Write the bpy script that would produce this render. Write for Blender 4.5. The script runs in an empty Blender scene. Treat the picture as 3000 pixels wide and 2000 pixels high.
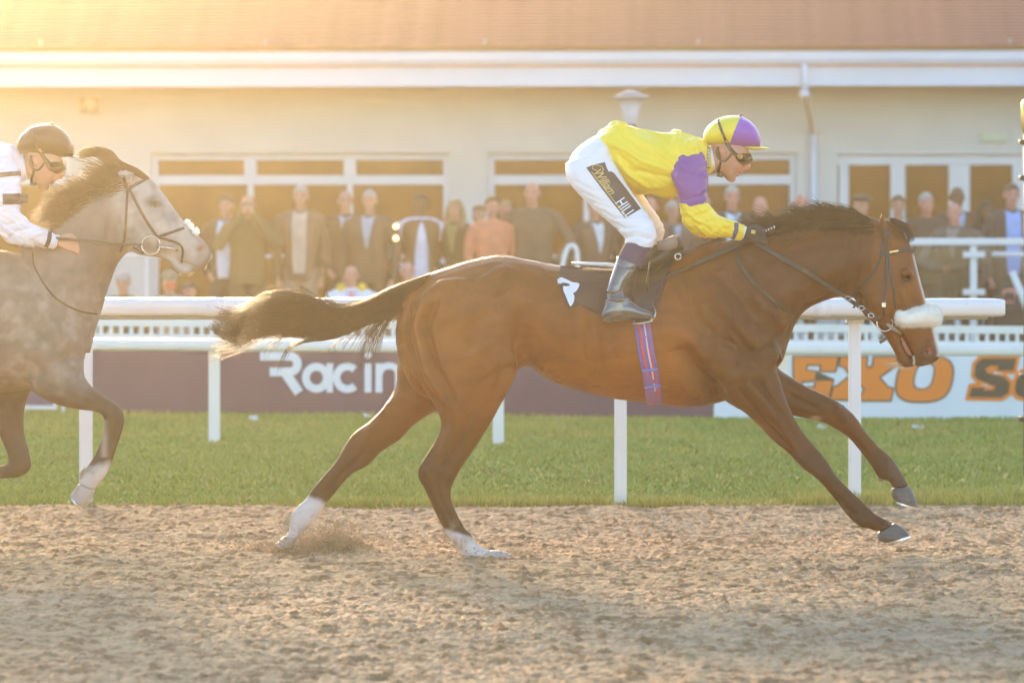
import bpy, bmesh, math, random
import numpy as np
from mathutils import Vector, Matrix
from mathutils.bvhtree import BVHTree
from mathutils.geometry import tessellate_polygon

SC = bpy.context.scene
COL = SC.collection
R = math.radians

# ---------------------------------------------------------------- camera, sky, sun
CAMD, CAMZ, FPX, HOR = 20.0, 1.57, 12000.0, 678.0
cam_data = bpy.data.cameras.new('camera')
cam = bpy.data.objects.new('camera', cam_data)
COL.objects.link(cam)
cam.location = (0, -CAMD, CAMZ)
cam.rotation_euler = (R(90), 0, 0)
cam_data.sensor_width = 36
cam_data.lens = 144
cam_data.shift_y = -(1000 - HOR) / 3000
cam_data.clip_end = 2000
cam_data.dof.use_dof = True
cam_data.dof.focus_distance = 19.85
cam_data.dof.aperture_fstop = 3.4
SC.camera = cam

SUN_EL, SUN_AZ = 13.0, -11.5          # degrees; azimuth measured from the view direction, negative = left
world = bpy.data.worlds.new('World')
SC.world = world
world.use_nodes = True
wn = world.node_tree
sky = wn.nodes.new('ShaderNodeTexSky')
sky.sky_type = 'NISHITA'
sky.sun_disc = False
sky.sun_elevation = R(SUN_EL)
sky.sun_rotation = R(SUN_AZ)
sky.air_density = 1.0
sky.dust_density = 1.0
sky.ozone_density = 2.0
wn.links.new(sky.outputs[0], wn.nodes['Background'].inputs[0])
wn.nodes['Background'].inputs[1].default_value = 0.15

sun_data = bpy.data.lights.new('sun', 'SUN')
sun_data.energy = 3.0
sun_data.angle = R(9)
sun_data.color = (1.0, 0.70, 0.38)
sun = bpy.data.objects.new('sun', sun_data)
COL.objects.link(sun)
sdir = Vector((math.sin(R(SUN_AZ)) * math.cos(R(SUN_EL)), math.cos(R(SUN_AZ)) * math.cos(R(SUN_EL)), math.sin(R(SUN_EL))))
sun.rotation_euler = (-sdir).to_track_quat('-Z', 'Y').to_euler()
sun.location = (0, 0, 30)

SC.view_settings.view_transform = 'Standard'
SC.view_settings.look = 'None'
SC.view_settings.gamma = 1
SC.view_settings.exposure = 1.93
SC.render.engine = 'CYCLES'
SC.cycles.use_denoising = True
SC.cycles.max_bounces = 8
SC.cycles.diffuse_bounces = 3
SC.cycles.volume_bounces = 1
SC.cycles.transparent_max_bounces = 12
SC.cycles.caustics_reflective = False
SC.cycles.caustics_refractive = False

HAZE_DENSITY, HAZE_G = 0.0019, 0.925

# ---------------------------------------------------------------- helpers
def W(px, py, y=0.0):
    """photo reading (3000 px wide) at the depth y -> metres"""
    D = y + CAMD
    return ((px - 1500) * D / FPX, y, CAMZ - (py - HOR) * D / FPX)

def PX(P):
    """metres -> photo reading, for arrays of points"""
    D = P[:, 1] + CAMD
    return 1500 + P[:, 0] * FPX / D, HOR + (CAMZ - P[:, 2]) * FPX / D

def tag(o, label=None, cat=None, group=None, kind=None):
    if label: o['label'] = label
    if cat: o['category'] = cat
    if group: o['group'] = group
    if kind: o['kind'] = kind
    return o

def empty(name, loc=(0, 0, 0), rz=0.0, label=None, cat=None, group=None, kind=None):
    o = bpy.data.objects.new(name, None)
    COL.objects.link(o)
    o.location = loc
    o.rotation_euler = (0, 0, rz)
    o.empty_display_size = 0.1
    return tag(o, label, cat, group, kind)

def mk(name, V, Fc, mat, parent=None, smooth=False, world_pts=False, attr=None):
    """link a mesh object; world_pts: the points are in world metres and the parent is an unrotated empty"""
    V = np.asarray(V, dtype=np.float64).reshape(-1, 3)
    if parent is not None and world_pts:
        b = parent
        off = np.zeros(3)
        while b is not None:
            off += np.array(b.location); b = b.parent
        V = V - off
    me = bpy.data.meshes.new(name)
    me.from_pydata(V.tolist(), [], [list(map(int, f)) for f in Fc])
    me.update()
    if smooth:
        me.polygons.foreach_set('use_smooth', [True] * len(me.polygons))
    if attr is not None:
        a = me.color_attributes.new('col', 'FLOAT_COLOR', 'POINT')
        c = np.ones((len(V), 4)); c[:, :3] = attr
        a.data.foreach_set('color', c.ravel())
    if mat is not None:
        me.materials.append(mat)
    o = bpy.data.objects.new(name, me)
    COL.objects.link(o)
    if parent is not None:
        o.parent = parent
    return o

class MB:
    def __init__(s): s.v = []; s.f = []
    def add(s, V, Fc):
        n = len(s.v); s.v += [tuple(map(float, p)) for p in V]; s.f += [[i + n for i in f] for f in Fc]
        return s
    def box(s, x0, x1, y0, y1, z0, z1):
        V = [(x0, y0, z0), (x1, y0, z0), (x1, y1, z0), (x0, y1, z0), (x0, y0, z1), (x1, y0, z1), (x1, y1, z1), (x0, y1, z1)]
        return s.add(V, [(0, 3, 2, 1), (4, 5, 6, 7), (0, 1, 5, 4), (1, 2, 6, 5), (2, 3, 7, 6), (3, 0, 4, 7)])
    def bbox(s, x0, x1, y0, y1, z0, z1, b=0.01):
        """box with chamfered long edges along its longest side"""
        bm = bmesh.new()
        m = MB().box(x0, x1, y0, y1, z0, z1)
        vs = [bm.verts.new(p) for p in m.v]
        for f in m.f: bm.faces.new([vs[i] for i in f])
        bmesh.ops.bevel(bm, geom=bm.edges[:], offset=b, segments=2, affect='EDGES', profile=0.6)
        bm.verts.index_update()
        V = [tuple(v.co) for v in bm.verts]; Fc = [[v.index for v in f.verts] for f in bm.faces]
        bm.free()
        return s.add(V, Fc)
    def tube(s, pts, rad, n=10, caps=True, flat=1.0):
        V, Fc = tube(pts, rad, n, caps, flat)
        return s.add(V, Fc)
    def prism(s, poly, y0, y1):
        """polygon in (x, z), extruded between y0 and y1"""
        n = len(poly)
        V = [(p[0], y0, p[1]) for p in poly] + [(p[0], y1, p[1]) for p in poly]
        tris = tessellate_polygon([[Vector((p[0], p[1], 0)) for p in poly]])
        Fc = [tuple(t) for t in tris] + [tuple(i + n for i in reversed(t)) for t in tris]
        Fc += [(i, (i + 1) % n, (i + 1) % n + n, i + n) for i in range(n)]
        return s.add(V, Fc)
    def ball(s, c, r, nu=12, nv=8):
        r = (r, r, r) if not hasattr(r, '__len__') else r
        V = [(c[0], c[1], c[2] + r[2])]
        for j in range(1, nv):
            a = math.pi * j / nv
            for i in range(nu):
                b = 2 * math.pi * i / nu
                V.append((c[0] + r[0] * math.sin(a) * math.cos(b), c[1] + r[1] * math.sin(a) * math.sin(b), c[2] + r[2] * math.cos(a)))
        V.append((c[0], c[1], c[2] - r[2]))
        Fc = [(0, 1 + i, 1 + (i + 1) % nu) for i in range(nu)]
        for j in range(nv - 2):
            for i in range(nu):
                a = 1 + j * nu + i; b = 1 + j * nu + (i + 1) % nu
                Fc.append((a, a + nu, b + nu, b))
        k = 1 + (nv - 2) * nu
        Fc += [(k + i, len(V) - 1, k + (i + 1) % nu) for i in range(nu)]
        return s.add(V, Fc)
    def obj(s, name, mat, parent=None, smooth=False, world_pts=False, attr=None):
        return mk(name, s.v, s.f, mat, parent, smooth, world_pts, attr)

def tube(pts, rad, n=10, caps=True, flat=1.0):
    P = np.array(pts, float)
    k = len(P)
    rad = np.full(k, float(rad)) if np.isscalar(rad) else np.array(rad, float)
    T = np.gradient(P, axis=0) if k > 1 else np.array([[0, 0, 1.]])
    T /= np.maximum(np.linalg.norm(T, axis=1, keepdims=True), 1e-9)
    up = np.array([0, 1., 0]) if abs(T[0][1]) < 0.9 else np.array([1., 0, 0])
    V = []
    for i in range(k):
        a = up - T[i] * np.dot(up, T[i]); a /= max(np.linalg.norm(a), 1e-9)
        up = a
        b = np.cross(T[i], a)
        for j in range(n):
            t = 2 * math.pi * j / n
            V.append(P[i] + rad[i] * (math.cos(t) * a * flat + math.sin(t) * b))
    Fc = []
    for i in range(k - 1):
        for j in range(n):
            a = i * n + j; b = i * n + (j + 1) % n
            Fc.append((a, b, b + n, a + n))
    if caps:
        Fc.append(tuple(reversed(range(n)))); Fc.append(tuple(range((k - 1) * n, k * n)))
    return V, Fc

def catmull(S, sub):
    S = np.array(S, float)
    if len(S) < 3 or sub < 2: return S
    E = np.vstack([2 * S[0] - S[1], S, 2 * S[-1] - S[-2]])
    out = []
    for i in range(1, len(E) - 2):
        p0, p1, p2, p3 = E[i - 1], E[i], E[i + 1], E[i + 2]
        for j in range(sub):
            t = j / sub
            out.append(0.5 * ((2 * p1) + (-p0 + p2) * t + (2 * p0 - 5 * p1 + 4 * p2 - p3) * t * t + (-p0 + 3 * p1 - 3 * p2 + p3) * t ** 3))
    out.append(E[-2])
    return np.array(out)

def loft(st, dx=0, dy=0, y0=0.0, sub=4, n=20, yflip=1, ex=1.0):
    """stations (ax, ay, bx, by, half width, y centre): silhouette points a and b as read in the photo, at their own depth"""
    S = np.array([list(s) + [0.0] * (6 - len(s)) for s in st], float)
    S = catmull(S, sub)
    V = []; k = len(S)
    for (ax, ay, bx, by, w, yc) in S:
        w = max(w, 0.001)
        yy = y0 + yc * yflip
        A = np.array(W(ax + dx, ay + dy, yy)); B = np.array(W(bx + dx, by + dy, yy))
        c = (A + B) / 2; h = (A - B) / 2
        for j in range(n):
            t = 2 * math.pi * j / n
            ct, s_ = math.cos(t), math.sin(t)
            ct = math.copysign(abs(ct) ** ex, ct); s_ = math.copysign(abs(s_) ** ex, s_)
            V.append(c + h * ct + np.array([0, w * s_, 0]))
    Fc = []
    for i in range(k - 1):
        for j in range(n):
            a = i * n + j; b = i * n + (j + 1) % n
            Fc.append((a, b, b + n, a + n))
    Fc.append(tuple(reversed(range(n)))); Fc.append(tuple(range((k - 1) * n, k * n)))
    return V, Fc

def arrays(me):
    V = np.empty(len(me.vertices) * 3); me.vertices.foreach_get('co', V); V = V.reshape(-1, 3)
    N = np.empty(len(me.vertices) * 3); me.vertex_normals.foreach_get('vector', N); N = N.reshape(-1, 3)
    return V, N

def fuse(mb, voxel, smooth=4, fac=0.5):
    """weld the overlapping lofts of one body into one continuous surface"""
    me = bpy.data.meshes.new('tmp')
    me.from_pydata(mb.v, [], mb.f); me.update()
    bm = bmesh.new(); bm.from_mesh(me)
    # every closed piece must face outwards
    bmesh.ops.recalc_face_normals(bm, faces=bm.faces[:])
    bm.to_mesh(me); bm.free()
    o = bpy.data.objects.new('tmp', me); COL.objects.link(o)
    m = o.modifiers.new('r', 'REMESH'); m.mode = 'VOXEL'; m.voxel_size = voxel
    if smooth:
        s = o.modifiers.new('s', 'SMOOTH'); s.factor = fac; s.iterations = smooth
    dg = bpy.context.evaluated_depsgraph_get()
    out = bpy.data.meshes.new_from_object(o.evaluated_get(dg), depsgraph=dg)
    bpy.data.objects.remove(o); bpy.data.meshes.remove(me)
    return out

def finish(me, name, mat, parent, disp=None, colf=None, world_pts=True):
    """displace along normals, colour by place, parent; returns object and a BVH in world metres"""
    V, N = arrays(me)
    if disp is not None:
        V = V + N * disp(V, N)[:, None]
    me.vertices.foreach_set('co', V.ravel()); me.update()
    if colf is not None:
        a = me.color_attributes.new('col', 'FLOAT_COLOR', 'POINT')
        c = np.ones((len(V), 4)); c[:, :3] = colf(V, N)
        a.data.foreach_set('color', c.ravel())
    me.polygons.foreach_set('use_smooth', [True] * len(me.polygons))
    polys = [tuple(p.vertices) for p in me.polygons]
    bvh = BVHTree.FromPolygons(V.tolist(), polys)
    off = Vector((0, 0, 0)); b = parent
    while b is not None: off += b.location; b = b.parent
    if world_pts:
        me.vertices.foreach_set('co', (V - np.array(off)).ravel()); me.update()
    me.materials.clear(); me.materials.append(mat); me.name = name
    o = bpy.data.objects.new(name, me); COL.objects.link(o); o.parent = parent
    return o, bvh

def h3(ix, iy, iz, seed):
    h = (ix.astype(np.int64) * 374761393 + iy.astype(np.int64) * 668265263 + iz.astype(np.int64) * 2147483647 + seed * 974634777) & 0xffffffff
    h = ((h ^ (h >> 13)) * 1274126177) & 0xffffffff
    h = (h ^ (h >> 16)) & 0xffff
    return h / 32767.5 - 1.0

def noise(P, scale, seed=0):
    Q = P * np.asarray(scale)
    I = np.floor(Q).astype(np.int64); f = Q - I; u = f * f * (3 - 2 * f)
    r = 0
    for dx in (0, 1):
        wx = u[:, 0] if dx else 1 - u[:, 0]
        for dy in (0, 1):
            wy = u[:, 1] if dy else 1 - u[:, 1]
            for dz in (0, 1):
                wz = u[:, 2] if dz else 1 - u[:, 2]
                r = r + wx * wy * wz * h3(I[:, 0] + dx, I[:, 1] + dy, I[:, 2] + dz, seed)
    return r

def fbm(P, scale, octv=3, seed=0, gain=0.5):
    r = 0; a = 1.0; sc = np.asarray(scale, float)
    for k in range(octv):
        r = r + a * noise(P, sc, seed + k * 17); sc = sc * 2.03; a *= gain
    return r

def seg_dist(qx, qy, pts):
    """distance (px) of the points to a polyline and the place along it 0..1"""
    best = np.full(len(qx), 1e9); tt = np.zeros(len(qx))
    n = len(pts) - 1
    for i in range(n):
        ax, ay = pts[i]; bx, by = pts[i + 1]
        dx, dy = bx - ax, by - ay; L = dx * dx + dy * dy + 1e-9
        t = np.clip(((qx - ax) * dx + (qy - ay) * dy) / L, 0, 1)
        d = np.hypot(qx - ax - t * dx, qy - ay - t * dy)
        m = d < best
        best[m] = d[m]; tt[m] = ((i + t) / n)[m]
    return best, tt

def strokes_disp(V, N, strokes, dx=0, dy=0, side=None):
    """strokes: (polyline px, radius px, amount m): ridges and grooves laid on the flank facing the track side"""
    px, py = PX(V)
    px = px - dx; py = py - dy
    d = np.zeros(len(V))
    facing = np.clip(-N[:, 1] * 1.6, 0, 1) if side is None else np.clip(N[:, 1] * side * 1.6, 0, 1)
    for s in strokes:
        pts, rad, amt = s[:3]
        if len(pts) == 1: pts = [pts[0], (pts[0][0] + .1, pts[0][1])]
        xs = [p[0] for p in pts]; ys = [p[1] for p in pts]
        m = (px > min(xs) - 3 * rad) & (px < max(xs) + 3 * rad) & (py > min(ys) - 3 * rad) & (py < max(ys) + 3 * rad)
        if not m.any(): continue
        dist, t = seg_dist(px[m], py[m], pts)
        fade = np.minimum(1, np.minimum(t, 1 - t) * 4 + 0.35) if len(s[0]) > 1 else 1
        d[m] += amt * np.exp(-(dist / rad) ** 2) * fade * facing[m]
    return d

def in_poly(qx, qy, poly):
    c = np.zeros(len(qx), bool); n = len(poly)
    j = n - 1
    for i in range(n):
        xi, yi = poly[i]; xj, yj = poly[j]
        if yi != yj:
            m = ((yi > qy) != (yj > qy)) & (qx < (xj - xi) * (qy - yi) / (yj - yi) + xi)
            c ^= m
        j = i
    return c

def hit(bvhs, px, py, default_y, back=False):
    """depth of the first surface behind a photo reading"""
    a, b = (1.6, -1.6) if back else (-1.6, 1.6)
    base = default_y
    A = Vector(W(px, py, base + a)); B = Vector(W(px, py, base + b)); d = (B - A).normalized()
    best = None
    for bv in bvhs:
        h = bv.ray_cast(A, d, (B - A).length)
        if h[0] is not None:
            y = h[0].y
            if best is None or (y > best if back else y < best): best = y
    return best

def resample(pts, step):
    P = catmull(np.array(pts, float), 8) if len(pts) > 2 else np.array(pts, float)
    L = np.r_[0, np.cumsum(np.linalg.norm(np.diff(P, axis=0), axis=1))]
    n = max(2, int(L[-1] / step) + 1)
    s = np.linspace(0, L[-1], n)
    return np.stack([np.interp(s, L, P[:, k]) for k in range(P.shape[1])], 1)

def strap(mb, bvhs, pts, width, default_y=0.0, thick=0.004, off=0.001, back=False, step=6, dx=0, dy=0, fixed=None):
    """a flat band of leather or webbing laid on the surface below it"""
    P = resample([tuple(p) for p in pts], step)
    P = P[:, :2] + np.array([dx, dy])
    T = np.gradient(P, axis=0); T /= np.maximum(np.linalg.norm(T, axis=1, keepdims=True), 1e-9)
    Nn = np.stack([-T[:, 1], T[:, 0]], 1)
    w = np.full(len(P), float(width)) if np.isscalar(width) else np.interp(np.linspace(0, 1, len(P)), np.linspace(0, 1, len(width)), width)
    sg = 1 if back else -1
    ys = []
    for i in range(len(P)):
        c = []
        for k in (-0.4, 0, 0.4):
            q = P[i] + Nn[i] * w[i] * k
            y = hit(bvhs, q[0], q[1], default_y, back) if bvhs else None
            if y is not None: c.append(y)
        ys.append((max(c) if back else min(c)) if c else None)
    if fixed is not None: ys = list(np.interp(np.linspace(0, 1, len(P)), np.linspace(0, 1, len(fixed)), fixed))
    idx = [i for i, y in enumerate(ys) if y is not None]
    if not idx: ys = [default_y] * len(ys)
    else: ys = list(np.interp(range(len(ys)), idx, [ys[i] for i in idx]))
    ys = np.convolve(np.r_[ys[0], ys, ys[-1]], [.25, .5, .25], 'valid')
    V = []
    for i in range(len(P)):
        q0 = P[i] - Nn[i] * w[i] / 2; q1 = P[i] + Nn[i] * w[i] / 2
        yb = ys[i] + sg * off; yt = yb + sg * thick
        q2 = P[i] - Nn[i] * w[i] * .36; q3 = P[i] + Nn[i] * w[i] * .36
        V += [W(q0[0], q0[1], yb), W(q2[0], q2[1], yt), W(q3[0], q3[1], yt), W(q1[0], q1[1], yb), W(P[i][0], P[i][1], yb - sg * .008)]
    Fc = []
    for i in range(len(P) - 1):
        for j in range(5):
            a = i * 5 + j; b = i * 5 + (j + 1) % 5
            Fc.append((a, b, b + 5, a + 5))
    Fc.append((4, 3, 2, 1, 0)); k = (len(P) - 1) * 5; Fc.append((k, k + 1, k + 2, k + 3, k + 4))
    mb.add(V, Fc)
    return list(zip(P[:, 0], P[:, 1], ys))

def tri2d(poly, maxlen, holes=()):
    """fine triangles filling a polygon given in photo readings"""
    loops = [[Vector((p[0], p[1], 0)) for p in poly]] + [[Vector((p[0], p[1], 0)) for p in h] for h in holes]
    allp = [p for l in loops for p in l]
    tris = tessellate_polygon(loops)
    return refine2d([(p.x, p.y) for p in allp], tris, maxlen)

def refine2d(pts, tris, maxlen):
    bm = bmesh.new()
    vs = [bm.verts.new((p[0], p[1], 0)) for p in pts]
    for t in tris:
        try: bm.faces.new([vs[i] for i in t])
        except ValueError: pass
    bmesh.ops.remove_doubles(bm, verts=bm.verts[:], dist=1e-4)
    for _ in range(7):
        es = [e for e in bm.edges if e.calc_length() > maxlen]
        if not es: break
        bmesh.ops.subdivide_edges(bm, edges=es, cuts=1)
        bmesh.ops.triangulate(bm, faces=[f for f in bm.faces if len(f.verts) > 3])
    bm.verts.index_update()
    V = np.array([tuple(v.co)[:2] for v in bm.verts]); Fc = [[v.index for v in f.verts] for f in bm.faces]
    bm.free()
    return V, Fc

def decal(mb, bvhs, V2, Fc, default_y, off=0.003, back=False, thick=0.0):
    """lay fine triangles on the surface below them"""
    ys = []
    for p in V2: ys.append(hit(bvhs, p[0], p[1], default_y, back))
    good = [i for i, y in enumerate(ys) if y is not None]
    if good:
        G = V2[good]; Y = np.array([ys[i] for i in good])
        for i, y in enumerate(ys):
            if y is None:
                j = np.argmin(((G - V2[i]) ** 2).sum(1)); ys[i] = Y[j]
    else: ys = [default_y] * len(ys)
    sg = 1 if back else -1
    V = [W(p[0], p[1], y + sg * off) for p, y in zip(V2, ys)]
    if not thick:
        mb.add(V, Fc); return ys
    n = len(V)
    V2b = [W(p[0], p[1], y + sg * (off - thick)) for p, y in zip(V2, ys)]
    from collections import Counter
    ed = Counter(); dirs = {}
    for f in Fc:
        for a, b in zip(f, f[1:] + f[:1]):
            ed[(min(a, b), max(a, b))] += 1; dirs[(min(a, b), max(a, b))] = (a, b)
    side = [(dirs[e][1], dirs[e][0], dirs[e][0] + n, dirs[e][1] + n) for e, c in ed.items() if c == 1]
    mb.add(V + V2b, list(Fc) + [[i + n for i in reversed(f)] for f in Fc] + side)
    return ys

def strands(paths, r0, r1=0.3, n=3):
    """many hairs as thin tapering three-sided tubes; paths: array (m, k, 3)"""
    P = np.asarray(paths); m, k, _ = P.shape
    T = np.gradient(P, axis=1); T /= np.maximum(np.linalg.norm(T, axis=2, keepdims=True), 1e-9)
    up = np.array([0, 1., 0.15]); A = np.cross(T, up); A /= np.maximum(np.linalg.norm(A, axis=2, keepdims=True), 1e-9)
    B = np.cross(T, A)
    rad = (r0 * np.linspace(1, r1, k))[None, :, None] * (np.asarray(r0 if False else 1))
    rings = []
    for j in range(n):
        t = 2 * math.pi * j / n
        rings.append(P + rad * (math.cos(t) * A + math.sin(t) * B))
    V = np.stack(rings, 2).reshape(-1, 3)
    base = (np.arange(m) * k * n)[:, None, None]
    i = (np.arange(k - 1) * n)[None, :, None]
    j = np.arange(n)[None, None, :]
    a = base + i + j; b = base + i + (j + 1) % n
    Fc = np.stack([a, b, b + n, a + n], 3).reshape(-1, 4)
    return V, Fc

def fast_mesh(name, V, Fq, mat, parent=None, smooth=True, attr=None):
    V = np.asarray(V, float)
    if parent is not None:
        off = np.zeros(3); b = parent
        while b is not None: off += np.array(b.location); b = b.parent
        V = V - off
    Fq = np.asarray(Fq, np.int32); k = Fq.shape[1]
    me = bpy.data.meshes.new(name)
    me.vertices.add(len(V)); me.vertices.foreach_set('co', V.ravel())
    me.loops.add(Fq.size); me.loops.foreach_set('vertex_index', Fq.ravel())
    me.polygons.add(len(Fq)); me.polygons.foreach_set('loop_start', np.arange(0, Fq.size, k, dtype=np.int32))
    me.polygons.foreach_set('loop_total', np.full(len(Fq), k, np.int32))
    if smooth: me.polygons.foreach_set('use_smooth', np.ones(len(Fq), bool))
    me.update(calc_edges=True)
    if attr is not None:
        a = me.color_attributes.new('col', 'FLOAT_COLOR', 'POINT')
        c = np.ones((len(V), 4)); c[:, :3] = attr; a.data.foreach_set('color', c.ravel())
    me.materials.append(mat)
    o = bpy.data.objects.new(name, me); COL.objects.link(o); o.parent = parent
    return o

_mats = {}
def M(name, col=(.5, .5, .5), rough=.6, var=.12, vs=6.0, bump=0.0, bs=60.0, metal=0.0, sheen=0.0, attr=False, coat=0.0,
      spec=0.5, stretch=None, trans=0.0, alpha=1.0, emit=None, estr=0.0, sss=0.0, fleck=None):
    if name in _mats: return _mats[name]
    m = bpy.data.materials.new(name); m.use_nodes = True; _mats[name] = m
    nt = m.node_tree; n = nt.nodes; l = nt.links
    b = n['Principled BSDF']
    tc = n.new('ShaderNodeTexCoord')
    mp = n.new('ShaderNodeMapping'); l.new(tc.outputs['Object'], mp.inputs[0])
    if stretch: mp.inputs['Scale'].default_value = stretch
    nz = n.new('ShaderNodeTexNoise'); nz.inputs['Scale'].default_value = vs; nz.inputs['Detail'].default_value = 6
    l.new(mp.outputs[0], nz.inputs['Vector'])
    hsv = n.new('ShaderNodeHueSaturation')
    mr = n.new('ShaderNodeMapRange'); mr.inputs['From Min'].default_value = .3; mr.inputs['From Max'].default_value = .7
    mr.inputs['To Min'].default_value = 1 - var; mr.inputs['To Max'].default_value = 1 + var
    l.new(nz.outputs['Fac'], mr.inputs['Value']); l.new(mr.outputs[0], hsv.inputs['Value'])
    if attr:
        at = n.new('ShaderNodeAttribute'); at.attribute_name = 'col'; l.new(at.outputs['Color'], hsv.inputs['Color'])
    else:
        hsv.inputs['Color'].default_value = (*col, 1)
    src = hsv.outputs[0]
    if fleck:
        fz = n.new('ShaderNodeTexNoise'); fz.inputs['Scale'].default_value = fleck[0]; fz.inputs['Detail'].default_value = 4
        l.new(mp.outputs[0], fz.inputs['Vector'])
        fr = n.new('ShaderNodeMapRange'); fr.inputs['From Min'].default_value = fleck[1]; fr.inputs['From Max'].default_value = fleck[1] + .12
        l.new(fz.outputs['Fac'], fr.inputs['Value'])
        mx = n.new('ShaderNodeMix'); mx.data_type = 'RGBA'; l.new(fr.outputs[0], mx.inputs[0]); l.new(src, mx.inputs[6])
        mx.inputs[7].default_value = (*fleck[2], 1); src = mx.outputs[2]
    l.new(src, b.inputs['Base Color'])
    b.inputs['Roughness'].default_value = rough; b.inputs['Metallic'].default_value = metal
    b.inputs['Specular IOR Level'].default_value = spec
    if sheen: b.inputs['Sheen Weight'].default_value = sheen; b.inputs['Sheen Roughness'].default_value = .4
    if coat: b.inputs['Coat Weight'].default_value = coat; b.inputs['Coat Roughness'].default_value = .1
    if trans: b.inputs['Transmission Weight'].default_value = trans
    if sss: b.inputs['Subsurface Weight'].default_value = sss; b.inputs['Subsurface Scale'].default_value = .02
    if alpha < 1: b.inputs['Alpha'].default_value = alpha
    if emit: b.inputs['Emission Color'].default_value = (*emit, 1); b.inputs['Emission Strength'].default_value = estr
    if bump:
        bz = n.new('ShaderNodeTexNoise'); bz.inputs['Scale'].default_value = bs; bz.inputs['Detail'].default_value = 5
        l.new(mp.outputs[0], bz.inputs['Vector'])
        bp = n.new('ShaderNodeBump'); bp.inputs['Strength'].default_value = 1.0; bp.inputs['Distance'].default_value = bump
        l.new(bz.outputs['Fac'], bp.inputs['Height']); l.new(bp.outputs[0], b.inputs['Normal'])
    return m
# ---------------------------------------------------------------- the setting
rng = np.random.default_rng(7)
m_sand = M('sand', (.44, .275, .155), .95, .22, 5.0, .010, 48, attr=True)
m_sandp = M('loose_sand', (.54, .36, .21), .95, .2, 9.0)
m_soil = M('turf_soil', (.17, .21, .05), .95, .3, 1.4, .01, 30, fleck=(2.2, .52, (.17, .15, .06)))
m_grass = M('grass_blades', (.1, .15, .03), .6, .1, 3, attr=True, spec=.3)
m_white = M('white_plastic', (.80, .80, .80), .35, .04, 4, .0004, 30, fleck=(55, .67, (.42, .34, .25)))
m_whitemetal = M('white_painted_metal', (.74, .76, .78), .4, .05, 3)
m_shadowgap = M('rail_underside_shade', (.30, .26, .18), .5, .1, 5)  # brown painted in for the shaded underside of the beam
m_cream = M('cream_render', (.55, .59, .59), .9, .05, 1.2, .002, 90)
m_brick = M('terrace_brick', (.26, .13, .075), .9, .2, 9, .003, 60)
m_tarmac = M('apron_tarmac', (.09, .085, .08), .95, .2, 3, .004, 90)
m_far = M('far_ground', (.10, .13, .04), 1.0, .3, .05)

# terrain reaching the horizon
far = mk('ground', [(-900, -200, -.06), (900, -200, -.06), (900, 1500, -.06), (-900, 1500, -.06)], [(0, 1, 2, 3)], m_far)
tag(far, kind='structure')

def sand_height(X, Y):
    P = np.stack([X, Y, np.zeros_like(X)], 1)
    big = fbm(P, (1.1, .8, 1), 2, 3) * .012
    a = 1 - np.abs(fbm(P, (23, 18, 1), 2, 11))
    b = 1 - np.abs(fbm(P, (44, 32, 1), 2, 23))
    c = fbm(P, (30, 24, 1), 2, 37)
    clod = np.clip(noise(P, (20, 17, 1), 51) - .4, 0, 1) ** 1.2
    h = big + .0125 * (a - .75) + .010 * (b - .75) + .003 * c + .026 * clod
    # wheel and hoof tracks
    h += -.016 * np.clip(noise(P, (2.6, 2.2, 1), 77) - .45, 0, 1) * 2
    # sand thrown up against the turf edge
    h += .018 * np.exp(-((Y - 3.15) / .35) ** 2)
    for (cx, cy, r, s) in ((-.93, .12, .13, .035), (-.09, -.14, .13, -.018), (.07, -.14, .05, .015), (-1.02, .02, .16, -.03), (-.80, .16, .09, .04)):
        h += s * np.exp(-(((X - cx) / r) ** 2 + ((Y - cy) / (r * 1.3)) ** 2))
    return h

nx, ny = 1000, 780
xs = np.linspace(-4.0, 4.0, nx)
ys = -7.6 + (3.35 + 7.6) * np.linspace(0, 1, ny) ** 1.0
X, Y = np.meshgrid(xs, ys)
Z = sand_height(X.ravel(), Y.ravel())
V = np.stack([X.ravel() + .003 * rng.standard_normal(X.size), Y.ravel(), Z], 1)
ii = (np.arange(ny - 1)[:, None] * nx + np.arange(nx - 1)[None, :]).ravel()
SP = np.stack([X.ravel(), Y.ravel(), 0 * X.ravel()], 1)
grey_shade = np.clip(fbm(SP, (.45, .8, 1), 2, 301) * 1.2 + .1 + .5 * np.exp(-((SP[:, 1] - 2.0) / 1.1) ** 2), 0, 1)[:, None]  # random grey patches, plus the shade beside the rail painted as a band
cl_ = np.clip(noise(SP, (20, 17, 1), 51) * 2.6 - .55, 0, 1)[:, None] * .8 + np.clip(noise(SP, (36, 28, 1), 351) * 2.4 - .5, 0, 1)[:, None] * .6
scol = np.array([.60, .375, .195]) * (1 - grey_shade * .55) + np.array([.44, .32, .20]) * grey_shade * .55
scol = scol * (1 - np.clip(cl_, 0, 1)) + np.array([.32, .18, .08]) * np.clip(cl_, 0, 1)
sand = fast_mesh('sand_track', V, np.stack([ii, ii + 1, ii + nx + 1, ii + nx], 1), m_sand, attr=scol)
tag(sand, kind='structure')
wide = mk('track_bed', [(-60, -30, -.035), (60, -30, -.035), (60, 3.3, -.035), (-60, 3.3, -.035)], [(0, 1, 2, 3)], m_sandp)
tag(wide, kind='structure')

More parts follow.
